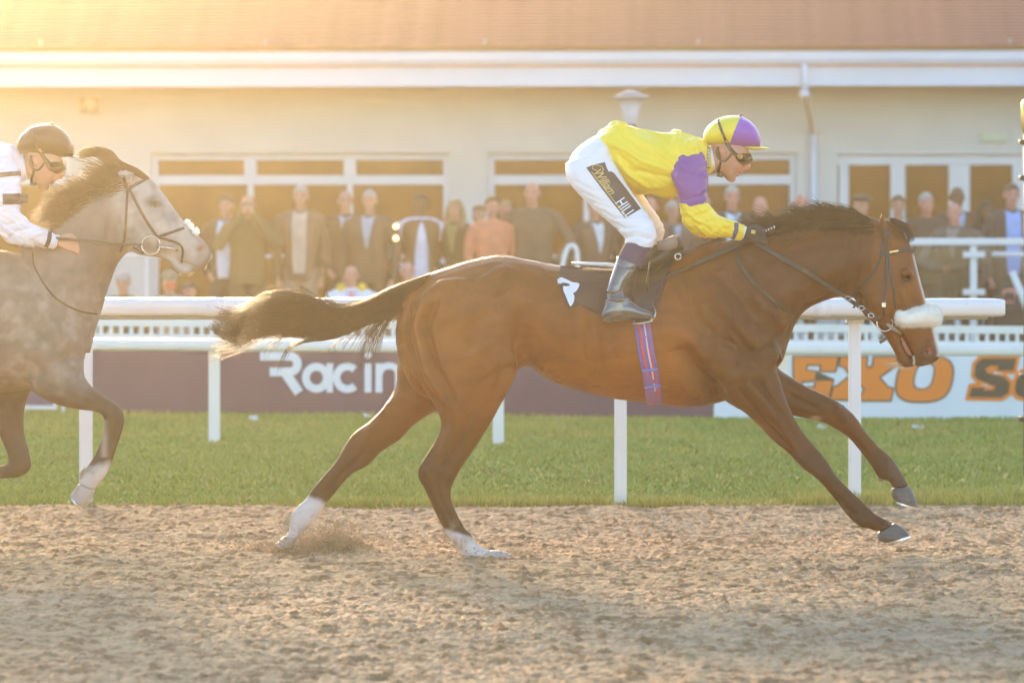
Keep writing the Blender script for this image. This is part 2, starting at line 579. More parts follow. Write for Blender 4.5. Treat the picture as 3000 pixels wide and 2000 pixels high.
# turf verge
def turf_z(X, Y):
    P = np.stack([X, Y, np.zeros_like(X)], 1)
    return .02 + .03 * fbm(P, (.35, .3, 1), 2, 5) + .01 * noise(P, (2, 2, 1), 9) + .005 * np.clip((Y - 11.5) / 4, 0, 1)
gx = np.linspace(-12, 12, 160); gy = np.linspace(3.28, 17, 90)
X, Y = np.meshgrid(gx, gy)
V = np.stack([X.ravel(), Y.ravel(), turf_z(X.ravel(), Y.ravel()) - .01], 1)
ii = (np.arange(89)[:, None] * 160 + np.arange(159)[None, :]).ravel()
turf = fast_mesh('turf_ground', V, np.stack([ii, ii + 1, ii + 161, ii + 160], 1), m_soil)
tag(turf, kind='structure')

# grass: many short blades, longer and yellower along the sand edge
nb = 190000
u = rng.random(nb)
By = 3.22 + (16.3 - 3.22) * u ** 1.35
half = (By + 20) / FPX * 1750 + .5
Bx = (rng.random(nb) * 2 - 1) * half
edge = np.exp(-((By - 3.25) / .35) ** 2)
P0 = np.stack([Bx, By, np.zeros(nb)], 1)
patch = fbm(P0, (.5, .35, 1), 3, 61)
patch2 = fbm(P0, (1.6, .9, 1), 2, 88)
hgt = (.020 + .016 * rng.random(nb)) * (1 + .35 * patch) * (1 + .9 * edge * (patch2 > 0.1)) * (1 + .4 * (By > 11))
Bz = np.where(By < 3.35, .0, turf_z(Bx, By) - .008)
ang = rng.random(nb) * 2 * np.pi; wd = .0030 + .0030 * rng.random(nb) + By * .0004
lean = rng.standard_normal((nb, 2)) * .024
a = np.stack([Bx - wd * np.cos(ang), By - wd * np.sin(ang), Bz], 1)
b = np.stack([Bx + wd * np.cos(ang), By + wd * np.sin(ang), Bz], 1)
c = np.stack([Bx + lean[:, 0], By + lean[:, 1], Bz + hgt], 1)
V = np.stack([a, b, c], 1).reshape(-1, 3)
straw = np.clip(.18 + .35 * patch + .35 * edge + .25 * rng.standard_normal(nb) * .6 + .45 * (By > 10.8) * np.clip(.6 + patch2, 0, 1), 0, 1)[:, None]
gcol = np.array([.27, .35, .07]) * (1 - straw) + np.array([.50, .43, .12]) * straw
gcol = gcol * (.85 + .3 * rng.random((nb, 1)))
grass = fast_mesh('grass', V, np.arange(nb * 3).reshape(-1, 3), m_grass, smooth=False, attr=np.repeat(gcol, 3, 0))
tag(grass, 'short green turf with straw coloured patches between the sand track and the banners', 'grass', kind='stuff')

ap = mk('apron', [(-40, 16.9, .05), (40, 16.9, .05), (40, 27, .05), (-40, 27, .05)], [(0, 1, 2, 3)], m_tarmac)
tag(ap, kind='structure')
tz = .26
tr = MB().bbox(-30, 30, 22.6, 33, .0, tz, .02).obj('terrace', m_brick); tag(tr, kind='structure')

# ---- rails
def oval_bar(mb, A, B, rw, rh, n=14, round_end=None):
    """rail of rounded section between two points; ends closed with a rounded nose"""
    A = np.array(A); B = np.array(B); L = np.linalg.norm(B - A); d = (B - A) / L
    y = np.cross([0, 0, 1], d)
    st = [0, L]
    if round_end: st = [0] + [L - round_end * (1 - math.sin(t)) for t in np.linspace(0, math.pi / 2, 6)]
    V = []
    for k, s in enumerate(st):
        f = 1.0
        if round_end and k > 0:
            f = .30 + .70 * math.cos(np.linspace(0, math.pi / 2, 6)[k - 1]) ** .7 if k > 1 else 1.0
        for j in range(n):
            t = 2 * math.pi * j / n; ct, s_ = math.cos(t), math.sin(t)
            ct = math.copysign(abs(ct) ** .6, ct); s_ = math.copysign(abs(s_) ** .6, s_)
            V.append(A + d * s + y * rw * ct * f + np.array([0, 0, rh * s_ * (0.6 + .4 * f)]))
    Fc = []
    for i in range(len(st) - 1):
        for j in range(n):
            a = i * n + j; b = i * n + (j + 1) % n
            Fc.append((a, b, b + n, a + n))
    Fc += [tuple(reversed(range(n))), tuple(range((len(st) - 1) * n, len(st) * n))]
    mb.add(V, Fc)

def rail_post(px, y, ptop, wpx, root, name='post', mat=None, zb=-.02):
    x = W(px, 0, y)[0]; zt = W(0, ptop, y)[2]; w = wpx * (y + CAMD) / FPX / 2
    o = MB().bbox(x - w, x + w, y - w * .8, y + w * .8, zb, zt, w * .35).obj(name, mat or m_white, root, world_pts=True, smooth=False)
    return o

r1 = empty('running_rail', W(1500, 1490, 3.3)[:2] + (0,), label='thick white plastic running rail with a rounded end, right beside the sand', cat='rail')
mb = MB()
A = np.array(W(-900, 898, 3.5)); B = np.array(W(2944, 901, 3.3))
oval_bar(mb, A, B, .085, .053, round_end=.10)
mb.obj('rail_beam', m_white, r1, smooth=True, world_pts=True)
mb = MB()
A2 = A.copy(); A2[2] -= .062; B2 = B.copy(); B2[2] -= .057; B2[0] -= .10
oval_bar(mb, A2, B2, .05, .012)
mb.obj('rail_underside_shade', m_shadowgap, r1, smooth=True, world_pts=True)  # strip coloured as the shade below the beam
for px, w_ in ((-520, 36), (252, 38), (1818, 36), (2504, 36)):
    rail_post(px, 3.42, 936, w_, r1)
for px in (640, 2410, -700):
    f_ = (px + 900) / 3844.0; c_ = A * (1 - f_) + B * f_
    j_ = MB(); oval_bar(j_, c_ - np.array([.045, 0, 0]), c_ + np.array([.045, 0, 0]), .0875, .0555); j_.obj('joint_sleeve', m_white, r1, smooth=True, world_pts=True)
# clamps under the beam
for px in (252, 1818, 2504):
    x = W(px, 0, 3.42)[0]
    MB().bbox(x - .05, x + .05, 3.36, 3.48, W(0, 946, 3.42)[2], W(0, 930, 3.42)[2], .006).obj('bracket', m_white, r1, world_pts=True)

r2 = empty('inner_rail', (0, 9.7, 0), label='thinner white rail on square posts across the middle of the turf', cat='rail')
mb = MB()
oval_bar(mb, W(-900, 1001, 9.9), W(3900, 1031, 9.3), .05, .044)
mb.obj('rail_beam', m_white, r2, smooth=True, world_pts=True)
for px in (-210, 628, 1460, 2290, 3120):
    rail_post(px, 9.75 - (px - 1500) * .00012, 1012 + (px - 600) * .01, 33, r2)

# ---- crowd fence: perforated strip with its holes open, carried on stakes
fz = empty('crowd_fence', (0, 14.2, 0), label='white crowd fence with a row of square holes along its top', cat='fence')
def fence_z(py, y=14.2): return W(0, py, y)[2]
yf = 14.2
def lean_y(px): return yf - (px - 1500) * .00035
def fpt(px, py, dyy=0.0):
    return W(px, py, lean_y(px) + dyy)
def drop(px): return (px - 300) * .0085        # the fence runs slightly towards the camera on the right
def fbar(mb, px0, px1, t, b_, dep=.04):
    V = []
    for px in (px0, px1):
        for (py, dd) in ((t, 0), (b_, 0), (b_, dep), (t, dep)):
            V.append(fpt(px, py + drop(px), dd))
    mb.add(V, [(0, 1, 2, 3), (7, 6, 5, 4), (0, 4, 5, 1), (1, 5, 6, 2), (2, 6, 7, 3), (3, 7, 4, 0)])
m = MB(); fbar(m, -1200, 4200, 932, 955, .07); m.obj('top_board', m_white, fz, world_pts=True)
m = MB(); fbar(m, -1200, 4200, 977, 990, .05); m.obj('bottom_board', m_white, fz, world_pts=True)
px = -300.0
while px < 3400:
    m = MB(); fbar(m, px, px + 12, 955, 977, .03); m.obj('web', m_whitemetal, fz, world_pts=True)
    px += 29.5
for px in (-320, 60, 180, 480, 837, 1250, 1640, 2030, 2120, 2715, 3300):
    m = MB(); fbar(m, px, px + 11, 990, 1246, .02); m.obj('stake', m_whitemetal, fz, world_pts=True)
    m = MB(); fbar(m, px - 14, px + 26, 1240, 1248, .12); m.obj('foot_plate', m_whitemetal, fz, world_pts=True)

# ---- banners hung on the fence
m_purple = M('banner_purple', (.095, .055, .105), .6, .08, 2, .002, 6)
m_bwhite = M('banner_white', (.78, .82, .87), .55, .03, 2, .002, 5)
m_orange = M('print_orange', (.88, .22, .02), .55, .03, 4)
m_black = M('print_black', (.05, .045, .035), .55, .05, 4)
m_printw = M('print_white', (.80, .82, .86), .55, .02, 4)

def wavy(px, py):
    return .006 * math.sin(px * .011 + py * .004) + .004 * math.sin(px * .037 + 1.3)
def banner_sheet(px0, px1, t, b_, off, mat, root, name):
    V = []; nn = 60; mm = 5
    for j in range(mm + 1):
        for i in range(nn + 1):
            px = px0 + (px1 - px0) * i / nn; py = t + (b_ - t) * j / mm
            V.append(fpt(px, py + drop(px), off + wavy(px, py)))
    Fc = []
    for j in range(mm):
        for i in range(nn):
            a = j * (nn + 1) + i
            Fc.append((a, a + nn + 1, a + nn + 2, a + 1))
    k = len(V)
    V += [(v[0], v[1] + .006, v[2]) for v in V]
    Fc += [tuple(i + k for i in reversed(f)) for f in Fc]
    return mk(name, V, Fc, mat, root, smooth=True, world_pts=True)
def print_poly(poly, off, mat, root, name, holes=(), sloped=True):
    V2, Fc = tri2d(poly, 40, holes)
    V = [fpt(p[0], p[1], off + wavy(p[0], p[1])) for p in V2]
    return mk(name, V, Fc, mat, root, world_pts=True)
def stroke_poly(pts, w, closed=False):
    P = np.array(pts, float)
    if closed: P = np.vstack([P, P[:1]])
    T = np.gradient(P, axis=0)
    if closed: T[0] = T[-1] = (P[1] - P[-2])
    T /= np.linalg.norm(T, axis=1, keepdims=True); Nn = np.stack([-T[:, 1], T[:, 0]], 1)
    return P - Nn * w / 2, P + Nn * w / 2
def print_stroke(pts, w, off, mat, root, name, closed=False):
    A_, B_ = stroke_poly(pts, w, closed)
    V = []
    for a_, b_ in zip(A_, B_):
        V += [fpt(a_[0], a_[1], off + wavy(*a_)), fpt(b_[0], b_[1], off + wavy(*b_))]
    Fc = [(2 * i, 2 * i + 1, 2 * i + 3, 2 * i + 2) for i in range(len(A_) - 1)]
    return mk(name, V, Fc, mat, root, world_pts=True)
def arc(cx, cy, rx, ry, a0, a1, n=24):
    return [(cx + rx * math.cos(R(t)), cy + ry * math.sin(R(t))) for t in np.linspace(a0, a1, n)]

bl = empty('banner', (-3, 14.1, 0), label='dark plum coloured banner lettered in white behind the horses', cat='banner')
banner_sheet(262, 2088, 992, 1208, -.05, m_purple, bl, 'sheet')
k = -.058
def letter(name, strokes):
    e = MB()
    for q, (pts, w, cl) in enumerate(strokes):
        A_, B_ = stroke_poly(pts, w, cl); V = []
        for a_, b_ in zip(A_, B_):
            V += [fpt(a_[0], a_[1], k - .0006 * q + wavy(*a_)), fpt(b_[0], b_[1], k - .0006 * q + wavy(*b_))]
        e.add(V, [(2 * i, 2 * i + 1, 2 * i + 3, 2 * i + 2) for i in range(len(A_) - 1)])
    e.obj(name, m_printw, bl, world_pts=True)
letter('letter', [([(762, 1043), (848, 1043)] + arc(848, 1066, 24, 23, -80, 80, 10) + [(790, 1089)], 25, False), ([(836, 1092), (876, 1150)], 28, False)])
letter('letter', [(arc(927, 1106, 31, 32, 0, 360, 28)[:-1], 23, True), ([(966, 1064), (966, 1149)], 19, False)])
letter('letter', [(arc(1018, 1106, 32, 33, -48, -312, 24), 22, False)])
letter('letter', [([(1078, 1064), (1078, 1149)], 20, False), (arc(1078, 1038, 6, 6, 0, 360, 12)[:-1], 12, True)])
letter('letter', [([(1110, 1064), (1110, 1149)], 20, False), ([(1110, 1100)] + arc(1140, 1093, 27, 22, -170, 0, 14) + [(1167, 1149)], 20, False)])
letter('letter', [(arc(1225, 1106, 31, 32, 0, 360, 28)[:-1], 22, True), ([(1264, 1064), (1264, 1150)] + arc(1226, 1158, 38, 30, 0, 140, 12), 19, False)])

bw = empty('banner', (1.6, 14.1, 0), label='pale blue white banner with big orange and black slanted letters', cat='banner')
banner_sheet(2092, 4100, 1000, 1225, -.05, m_bwhite, bw, 'sheet')
def c7(pts): return [(2200 + x * .3401, 900 + y * .3401) for x, y in pts]
def outl(poly, g):
    P = np.array(poly); n = len(P); out = []
    ar = sum(P[i][0] * P[(i + 1) % n][1] - P[(i + 1) % n][0] * P[i][1] for i in range(n))
    sgn = 1 if ar > 0 else -1
    for i in range(n):
        a = P[i - 1]; b = P[i]; c = P[(i + 1) % n]
        d1 = (b - a) / np.linalg.norm(b - a); d2 = (c - b) / np.linalg.norm(c - b)
        n1 = np.array([d1[1], -d1[0]]) * sgn; n2 = np.array([d2[1], -d2[0]]) * sgn
        m_ = n1 + n2; L = np.linalg.norm(m_)
        if L < .3: m_ = n1; L = 1
        m_ /= L
        out.append(tuple(b + m_ * g / max(.5, np.dot(m_, n1))))
    return out
E = c7([(368, 428), (748, 430), (724, 548), (600, 545), (604, 492), (482, 492), (470, 545), (556, 556), (545, 628), (440, 636), (425, 690), (550, 692), (560, 634), (704, 632), (664, 792), (300, 788), (330, 690), (372, 690)])
Xl = c7([(775, 430), (1000, 430), (990, 500), (1020, 528), (1052, 500), (1060, 430), (1250, 432), (1236, 505), (1102, 602), (1180, 690), (1222, 702), (1200, 800), (945, 800), (955, 745), (985, 705), (930, 650), (870, 705), (862, 795), (690, 790), (712, 690), (745, 680), (862, 586), (800, 505), (765, 500)])
def ell(cx, cy, rx, ry, sh, n=32): return [(cx + rx * math.cos(2 * math.pi * t / n) - sh * math.sin(2 * math.pi * t / n) * ry, cy + ry * math.sin(2 * math.pi * t / n)) for t in range(n)]
def sup(cx, cy, rx, ry, sh, e=.7, n=40):
    o = []
    for t in range(n):
        a_ = 2 * math.pi * t / n; c_, s_ = math.cos(a_), math.sin(a_)
        c_ = math.copysign(abs(c_) ** e, c_); s_ = math.copysign(abs(s_) ** e, s_)
        o.append((cx + rx * c_ - sh * s_ * ry, cy + ry * s_))
    return o
Oo = c7(sup(1495, 618, 235, 192, .18)); Oi = c7(sup(1492, 590, 88, 118, .2))
for q, (poly, ho) in enumerate(((E, ()), (Xl, ()), (Oo, (Oi,)))):
    if ho:
        print_poly(outl(poly, 4.5), -.0580, m_black, bw, 'letter_outline', (c7(sup(1492, 590, 76, 106, .2)),))
    else: print_poly(outl(poly, 4.5), -.0580, m_black, bw, 'letter_outline')
    print_poly(poly, -.0600, m_orange, bw, 'letter', ho)
Sp = c7([(2285, 440), (2262, 545), (2125, 545), (2130, 505), (2060, 500), (2020, 530), (2040, 565), (2180, 600), (2232, 650), (2220, 735), (2160, 778), (1880, 772), (1900, 690), (2010, 692), (2008, 712), (2090, 712), (2108, 680), (1960, 625), (1925, 585), (1935, 490), (1985, 440)])
print_poly(outl(Sp, 10), -.0580, m_orange, bw, 'letter_outline'); print_poly(Sp, -.0600, m_black, bw, 'letter')
o2 = c7(sup(2430, 660, 150, 118, .18)); o2i = c7(sup(2430, 650, 55, 60, .2))
print_poly(c7(sup(2430, 660, 180, 148, .18)), -.0580, m_orange, bw, 'letter_outline', (c7(sup(2430, 650, 35, 40, .2)),))
print_poly(o2, -.0600, m_black, bw, 'letter', (o2i,))

bb = empty('banner', (-4.5, 14.1, 0), label='blue banner with a pale border at the left edge below the grey horse', cat='banner')
banner_sheet(-900, 166, 1000, 1200, -.05, m_bwhite, bb, 'sheet')
banner_sheet(-890, 156, 1010, 1188, -.058, M('banner_blue', (.12, .10, .17), .6, .1, 2), bb, 'printed_field')

# litter on the turf
m_lit = M('litter_white', (.75, .77, .8), .7, .1, 20)
for q, (px, py, y) in enumerate(((1075, 1212, 13.2), (745, 1218, 13.0), (2690, 1280, 11.5), (2412, 1282, 11.6))):
    x, _, z = W(px, py, y); m = MB()
    random.seed(q)
    pts = [(x + random.uniform(-.05, .05), y + random.uniform(-.04, .04), turf_z(np.array([x]), np.array([y]))[0] + .02 + random.uniform(0, .05)) for _ in range(9)]
    m.add(pts, [(i, (i + 1) % 9, (i + 4) % 9) for i in range(9)])
    o = m.obj('paper_scrap', m_lit); tag(o, ['crumpled white paper scrap under the white lettering of the plum banner', 'small pale scrap at the foot of the plum banner near its left post', 'pale blue scrap on the turf under the orange lettering, right of the front hooves', 'small white scrap on the turf between the bay horse\'s forelegs and the banner'][q], 'litter', 'scraps of paper on the turf')

# ---- finish post at the right edge
fp = empty('winning_post', W(2996, 1400, 5.5)[:2] + (0,), label='dark slender post with a gilded top at the right edge of the picture', cat='post')
m_dark = M('dark_metal', (.06, .055, .05), .45, .1, 10, metal=.6)
m_gold = M('gilded_metal', (.80, .52, .20), .3, .1, 10, metal=.8)
x, y = W(3009, 0, 5.5)[0], 5.5
def wz(py): return W(0, py, 5.5)[2]
MB().tube([(x, y, 0), (x, y, wz(300))], .022, 10).obj('shaft', m_dark, fp, smooth=True, world_pts=True)
MB().tube([(x, y, wz(395)), (x, y, wz(380)), (x, y, wz(340)), (x, y, wz(300)), (x, y, wz(288))], [.02, .034, .040, .036, .012], 12).obj('gilded_cap', m_gold, fp, smooth=True, world_pts=True)
for py in (520, 1225, 415, 1100):
    MB().bbox(x - .05, x + .05, y - .05, y + .05, wz(py + 9), wz(py - 6), .008).obj('collar', m_dark, fp, world_pts=True)

# ---------------------------------------------------------------- the building
BR = -.035
bd = empty('grandstand', (0, 30, 0), BR, label='cream rendered racecourse building with white windows under a red tiled roof', cat='building')
def bx(px): return (px - 1500) / 240.0
def bz(py): return CAMZ - (py - HOR) / 240.0
m_tile = M('roof_tile', (.31, .15, .16), .85, .16, 5, .003, 50)
m_fascia = M('white_fascia', (.58, .68, .82), .45, .04, 1.5)
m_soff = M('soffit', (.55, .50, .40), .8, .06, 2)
m_frame = M('window_frame_white', (.62, .67, .74), .4, .03, 3)
m_glass = M('window_glass', (.14, .048, .003), .14, .5, 1.1, spec=.2)
m_int = M('room_interior', (.22, .12, .04), .9, .3, 1.2)
xl, xr = -26.0, 26.0
# wall panels around the openings
open_ = [(440, 1315), (1430, 2330), (2452, 3330), (-700, 200), (-1900, -900), (3500, 4500)]
open_.sort()
m = MB(); zt = bz(450); ztop = bz(255)
m.box(xl, xr, 0, .3, zt, ztop)
m.obj('upper_wall', m_cream, bd)
edges = [xl] + [bx(v) for o in open_ for v in o] + [xr]
for i in range(0, len(edges), 2):
    MB().box(edges[i], edges[i + 1], 0, .3, .2, zt).obj('wall_pier', m_cream, bd)
MB().box(xl, xr, 3.2, 3.4, .2, ztop).obj('room_back_wall', m_int, bd)
MB().box(xl, xr, .3, 3.2, .2, .27).obj('room_floor', m_int, bd)
# eaves
MB().box(xl, xr, -.95, 0.0, bz(248), bz(240)).obj('soffit', m_soff, bd)
MB().bbox(xl, xr, -1.0, -.95, bz(262), bz(206), .004).obj('fascia_board', m_fascia, bd)
g = MB(); gv = []
for X_ in (xl, xr):
    for (yy, zz) in ((-1.0, bz(202)), (-1.10, bz(200)), (-1.13, bz(186)), (-1.13, bz(165)), (-1.15, bz(163)), (-1.11, bz(162)), (-1.11, bz(190)), (-1.0, bz(192))):
        gv.append((X_, yy, zz))
g.add(gv, [(i, (i + 1) % 8, (i + 1) % 8 + 8, i + 8) for i in range(8)] + [tuple(range(8)), tuple(reversed(range(8, 16)))])
g.obj('gutter', m_fascia, bd)
MB().box(xl, xr, -1.005, -.97, bz(190), bz(149)).obj('eaves_shade_strip', M('eaves_shade_paint', (.10, .06, .03), .8, .1, 3), bd)  # dark strip painted as the shade inside the gutter
# roof: courses of tiles stepping up
y0r, z0r = -1.02, bz(147); pitch = R(31)
ncourse = 84; cs, sn = math.cos(pitch), math.sin(pitch); step = .083
base_me = None
for i in range(ncourse):
    s0 = i * step; s1 = s0 + step * 1.12
    t0 = .036; t1 = .004
    V = []
    for X_ in (xl, xr):
        V += [(X_, y0r + s0 * cs, z0r + s0 * sn), (X_, y0r + s0 * cs - t0 * sn, z0r + s0 * sn + t0 * cs), (X_, y0r + s1 * cs - t1 * sn, z0r + s1 * sn + t1 * cs), (X_, y0r + s1 * cs, z0r + s1 * sn)]
    if base_me is None:
        o = mk('tile_course', V, [(0, 1, 5, 4), (1, 2, 6, 5), (2, 3, 7, 6), (3, 0, 4, 7), (0, 3, 2, 1), (4, 5, 6, 7)], m_tile, bd)
        base_me = o.data
    else:
        o = bpy.data.objects.new('tile_course', base_me); COL.objects.link(o); o.parent = bd
        o.location = (0.013 * ((i * 7) % 5), s0 * cs, s0 * sn)
sR = ncourse * step
yr, zr = y0r + sR * cs, z0r + sR * sn
mk('roof_rear', [(xl, yr, zr), (xr, yr, zr), (xr, yr + sR * cs, z0r), (xl, yr + sR * cs, z0r)], [(0, 1, 2, 3)], m_tile, bd)
MB().tube([(xl, yr, zr), (xr, yr, zr)], .12, 10).obj('ridge_tile', m_tile, bd)
MB().box(xl, xr, yr + sR * cs - 1.2, yr + sR * cs - 1.0, .2, z0r).obj('rear_wall', m_cream, bd)
for X_ in (xl, xr):
    mk('gable', [(X_, -.9, .2), (X_, yr + sR * cs - 1.1, .2), (X_, yr + sR * cs - 1.1, z0r), (X_, yr, zr - .05), (X_, -.9, z0r)], [(0, 1, 2, 3, 4)], m_cream, bd)
for px, py in ((2042, 148), (2932, 143), (800, 150), (1430, 150), (150, 152)):
    MB().ball((bx(px), y0r - .01, z0r + .05), (.022, .022, .04)).obj('snow_guard', M('zinc', (.34, .32, .33), .5, .1, 9), bd, smooth=True)

def window(x0, x1, z1, z0, tops, divs, transom, name='window'):
    w = MB(); fr = .07
    e = MB(); yf_ = .06
    f = MB().bbox(x0, x1, yf_, yf_ + .09, z1 - .075, z1, .006); fo = f.obj(name, m_frame, bd)
    for a_, b_ in ((x0, x0 + fr), (x1 - fr, x1)):
        MB().bbox(a_, b_, yf_, yf_ + .09, z0, z1 - .076, .006).obj('frame', m_frame, fo)
    MB().bbox(x0 + fr, x1 - fr, yf_, yf_ + .09, transom - .058, transom + .058, .006).obj('transom', m_frame, fo)
    for d in divs:
        MB().bbox(d - .075, d + .075, yf_ + .002, yf_ + .088, transom + .059, z1 - .076, .006).obj('mullion', m_frame, fo)
        MB().bbox(d - .035, d + .035, yf_ + .002, yf_ + .088, z0, transom - .059, .006).obj('mullion', m_frame, fo)
    cuts = [x0 + fr] + list(divs) + [x1 - fr]
    for a_, b_ in zip(cuts[:-1], cuts[1:]):
        MB().box(a_ + .01, b_ - .01, yf_ + .045, yf_ + .053, transom + .05, z1 - .07).obj('pane', m_glass, fo)
        MB().box(a_ + .01, b_ - .01, yf_ + .045, yf_ + .053, z0, transom - .05).obj('pane', m_glass, fo)
for x0, x1, dv in ((440, 1315, (730, 1023)), (1430, 2330, (1718, 2018)), (-700, 200, (-400, -100)), (-1900, -900, (-1550, -1230)), (3500, 4500, (3830, 4160))):
    window(bx(x0) + .002, bx(x1) - .002, zt - .002, .3, 0, [bx(d) for d in dv], bz(527))
MB().bbox(bx(2452) + .002, bx(3330), .06, .15, bz(484), zt - .002, .006).obj('door_head', m_frame, bd)
cx = [(2457, 2485), (2607, 2650), (2777, 2838), (2962, 3010), (3140, 3190), (3310, 3328)]
for a_, b_ in cx:
    MB().bbox(bx(a_), bx(b_), .062, .148, .3, bz(484) - .001, .006).obj('door_stile', m_frame, bd)
for (a_, b_) in zip(cx[:-1], cx[1:]):
    d_ = MB().box(bx(a_[1]) - .01, bx(b_[0]) + .01, .10, .108, .35, bz(480)).obj('glass_door', m_glass, bd)
    MB().bbox(bx(a_[1]) + .001, bx(b_[0]) - .001, .08, .13, .3, .5, .006).obj('bottom_rail', m_frame, d_)
MB().bbox(bx(2440), bx(3340), -.03, .0, bz(452), bz(447), .004).obj('lintel_trim', m_frame, bd)
for a_, b_ in ((435, 1320), (1425, 2335)):
    MB().bbox(bx(a_), bx(b_), -.03, .0, bz(450), bz(446), .003).obj('lintel_trim', m_soff, bd)
# downpipe
MB().tube([(bx(2347), -1.06, bz(200)), (bx(2347), -1.06, bz(285))], .042, 12).obj('downpipe', m_fascia, bd, smooth=True)
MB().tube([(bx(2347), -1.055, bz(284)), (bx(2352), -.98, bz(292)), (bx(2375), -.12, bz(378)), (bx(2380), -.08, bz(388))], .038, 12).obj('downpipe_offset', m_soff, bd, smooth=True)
MB().tube([(bx(2382), -.06, bz(387)), (bx(2382), -.06, .25)], .044, 12).obj('downpipe', m_fascia, bd, smooth=True)
MB().bbox(bx(2333), bx(2361), -1.12, -1.0, bz(292), bz(278), .01).obj('pipe_joint', m_fascia, bd)

# fixtures on the wall
t = empty('emergency_light', (bx(2905), 29.9, bz(405)), label='pale green emergency light box on the wall above the glass doors', cat='light fitting')
MB().bbox(-.16, .16, -.16, -.06, -.055, .055, .02).obj('housing', M('pale_green', (.52, .62, .50), .4, .05, 5), t)
MB().bbox(-.17, .17, -.06, -.02, -.065, .065, .01).obj('back_plate', m_soff, t)
t = empty('wall_speaker', (bx(262), 30.15, bz(308)), label='square wall speaker with a round grille high on the cream wall', cat='speaker')
MB().bbox(-.12, .12, -.14, -.02, -.09, .09, .01).obj('box', M('speaker_beige', (.36, .30, .22), .6, .1, 9), t)
MB().tube([(0, -.142, 0), (0, -.16, 0)], [.075, .06], 20).obj('round_grille', m_soff, t, smooth=True)

# lamp standing on the terrace
lp = empty('street_lamp', (W(1848, 0, 23.6)[0], 23.6, tz), label='grey lamp with a shallow conical hood rising behind the leading jockey', cat='lamp')
def lz(py): return W(0, py, 23.6)[2] - tz
m_lamp = M('lamp_grey', (.22, .26, .31), .4, .06, 6)
MB().tube([(0, 0, 0), (0, 0, lz(372))], .035, 12).obj('pole', m_dark, lp, smooth=True)
MB().tube([(0, 0, lz(372)), (0, 0, lz(366)), (0, 0, lz(292))], [.05, .055, .125], 18).obj('lantern', M('lamp_glass', (.45, .5, .56), .2, .03, 4), lp, smooth=True)
MB().tube([(0, 0, lz(291)), (0, 0, lz(284)), (0, 0, lz(270)), (0, 0, lz(264))], [.2, .2, .09, .03], 24).obj('hood', m_lamp, lp, smooth=True)
MB().tube([(0, 0, lz(380)), (0, 0, lz(366))], .06, 12).obj('collar', m_dark, lp, smooth=True)

# ---- terrace rails
def ybar(mb, p0, p1, y, hw, dep=.02):
    a = W(p0[0], p0[1], y); b = W(p1[0], p1[1], y); mb.tube([a, b], hw, 10)
rl = empty('terrace_handrail', (0, 23.4, tz), label='slim white handrail running behind the standing spectators on the left', cat='railing')
mb = MB(); ybar(mb, (330, 750), (2060, 753), 25.6, .024); mb.obj('handrail', m_whitemetal, rl, smooth=True, world_pts=True)
for px in (430, 900, 1360, 1980):
    a = W(px, 752, 25.6); MB().tube([(a[0], a[1], tz), a], .02, 8).obj('upright', m_whitemetal, rl, smooth=True, world_pts=True)
st = empty('stair_rail', W(1670, 0, 21)[:2] + (.05,), label='bent white stair rail end standing behind the saddle cloth', cat='railing')
mb = MB(); p = [W(a_, b_, 21) for a_, b_ in ((1618, 1100), (1630, 880), (1648, 780), (1658, 738), (1672, 719), (1688, 730), (1692, 770), (1694, 880), (1696, 1100))]
P_ = catmull(np.array(p), 4); mb.tube(P_, .026, 10); mb.obj('bent_tube', m_whitemetal, st, smooth=True, world_pts=True)

bs = empty('glass_balustrade', (W(2850, 0, 21)[0], 21, 0), label='white balustrade with glass panels in front of the spectators on the right', cat='railing')
def by(px): return 21 - (px - 2650) * .0003
MBt = MB(); MBt.bbox(W(2540, 0, 21)[0], W(3900, 0, 20.9)[0], 20.9, 21.0, W(0, 719, 21)[2], W(0, 698, 21)[2], .015); MBt.obj('handrail', m_whitemetal, bs, world_pts=True)
m_clear = M('clear_glass', (.9, .95, .95), .03, .0, 1, trans=1.0)
for px in (2560, 2850, 3140, 3430, 3720):
    xx = W(px, 0, 21)[0]
    MB().bbox(xx - .035, xx + .035, 20.92, 20.98, .05, W(0, 720, 21)[2], .01).obj('post', m_whitemetal, bs, world_pts=True)
    for py in (746, 855):
        MB().bbox(xx - .11, xx + .11, 20.885, 20.915, W(0, py + 9, 21)[2], W(0, py - 9, 21)[2], .008).obj('glass_clamp', m_whitemetal, bs, world_pts=True)
    MB().box(xx + .06, W(px + 290, 0, 21)[0] - .06, 20.935, 20.947, W(0, 1020, 21)[2], W(0, 726, 21)[2]).obj('glass_panel', m_clear, bs, world_pts=True)
sr = empty('stair_rail', (W(2950, 0, 19.6)[0], 19.6, .05), label='sloping white stair rail at the right edge in front of the glass balustrade', cat='railing')
MB().tube([W(2905, 745, 19.6), W(2990, 745, 19.6), W(3120, 745, 19.6)], .022, 10).obj('upper_rail', m_whitemetal, sr, smooth=True, world_pts=True)
MB().tube([W(2965, 795, 19.6), W(3000, 880, 19.6), W(3080, 1080, 19.6)], .035, 10).obj('sloping_rail', m_whitemetal, sr, smooth=True, world_pts=True)

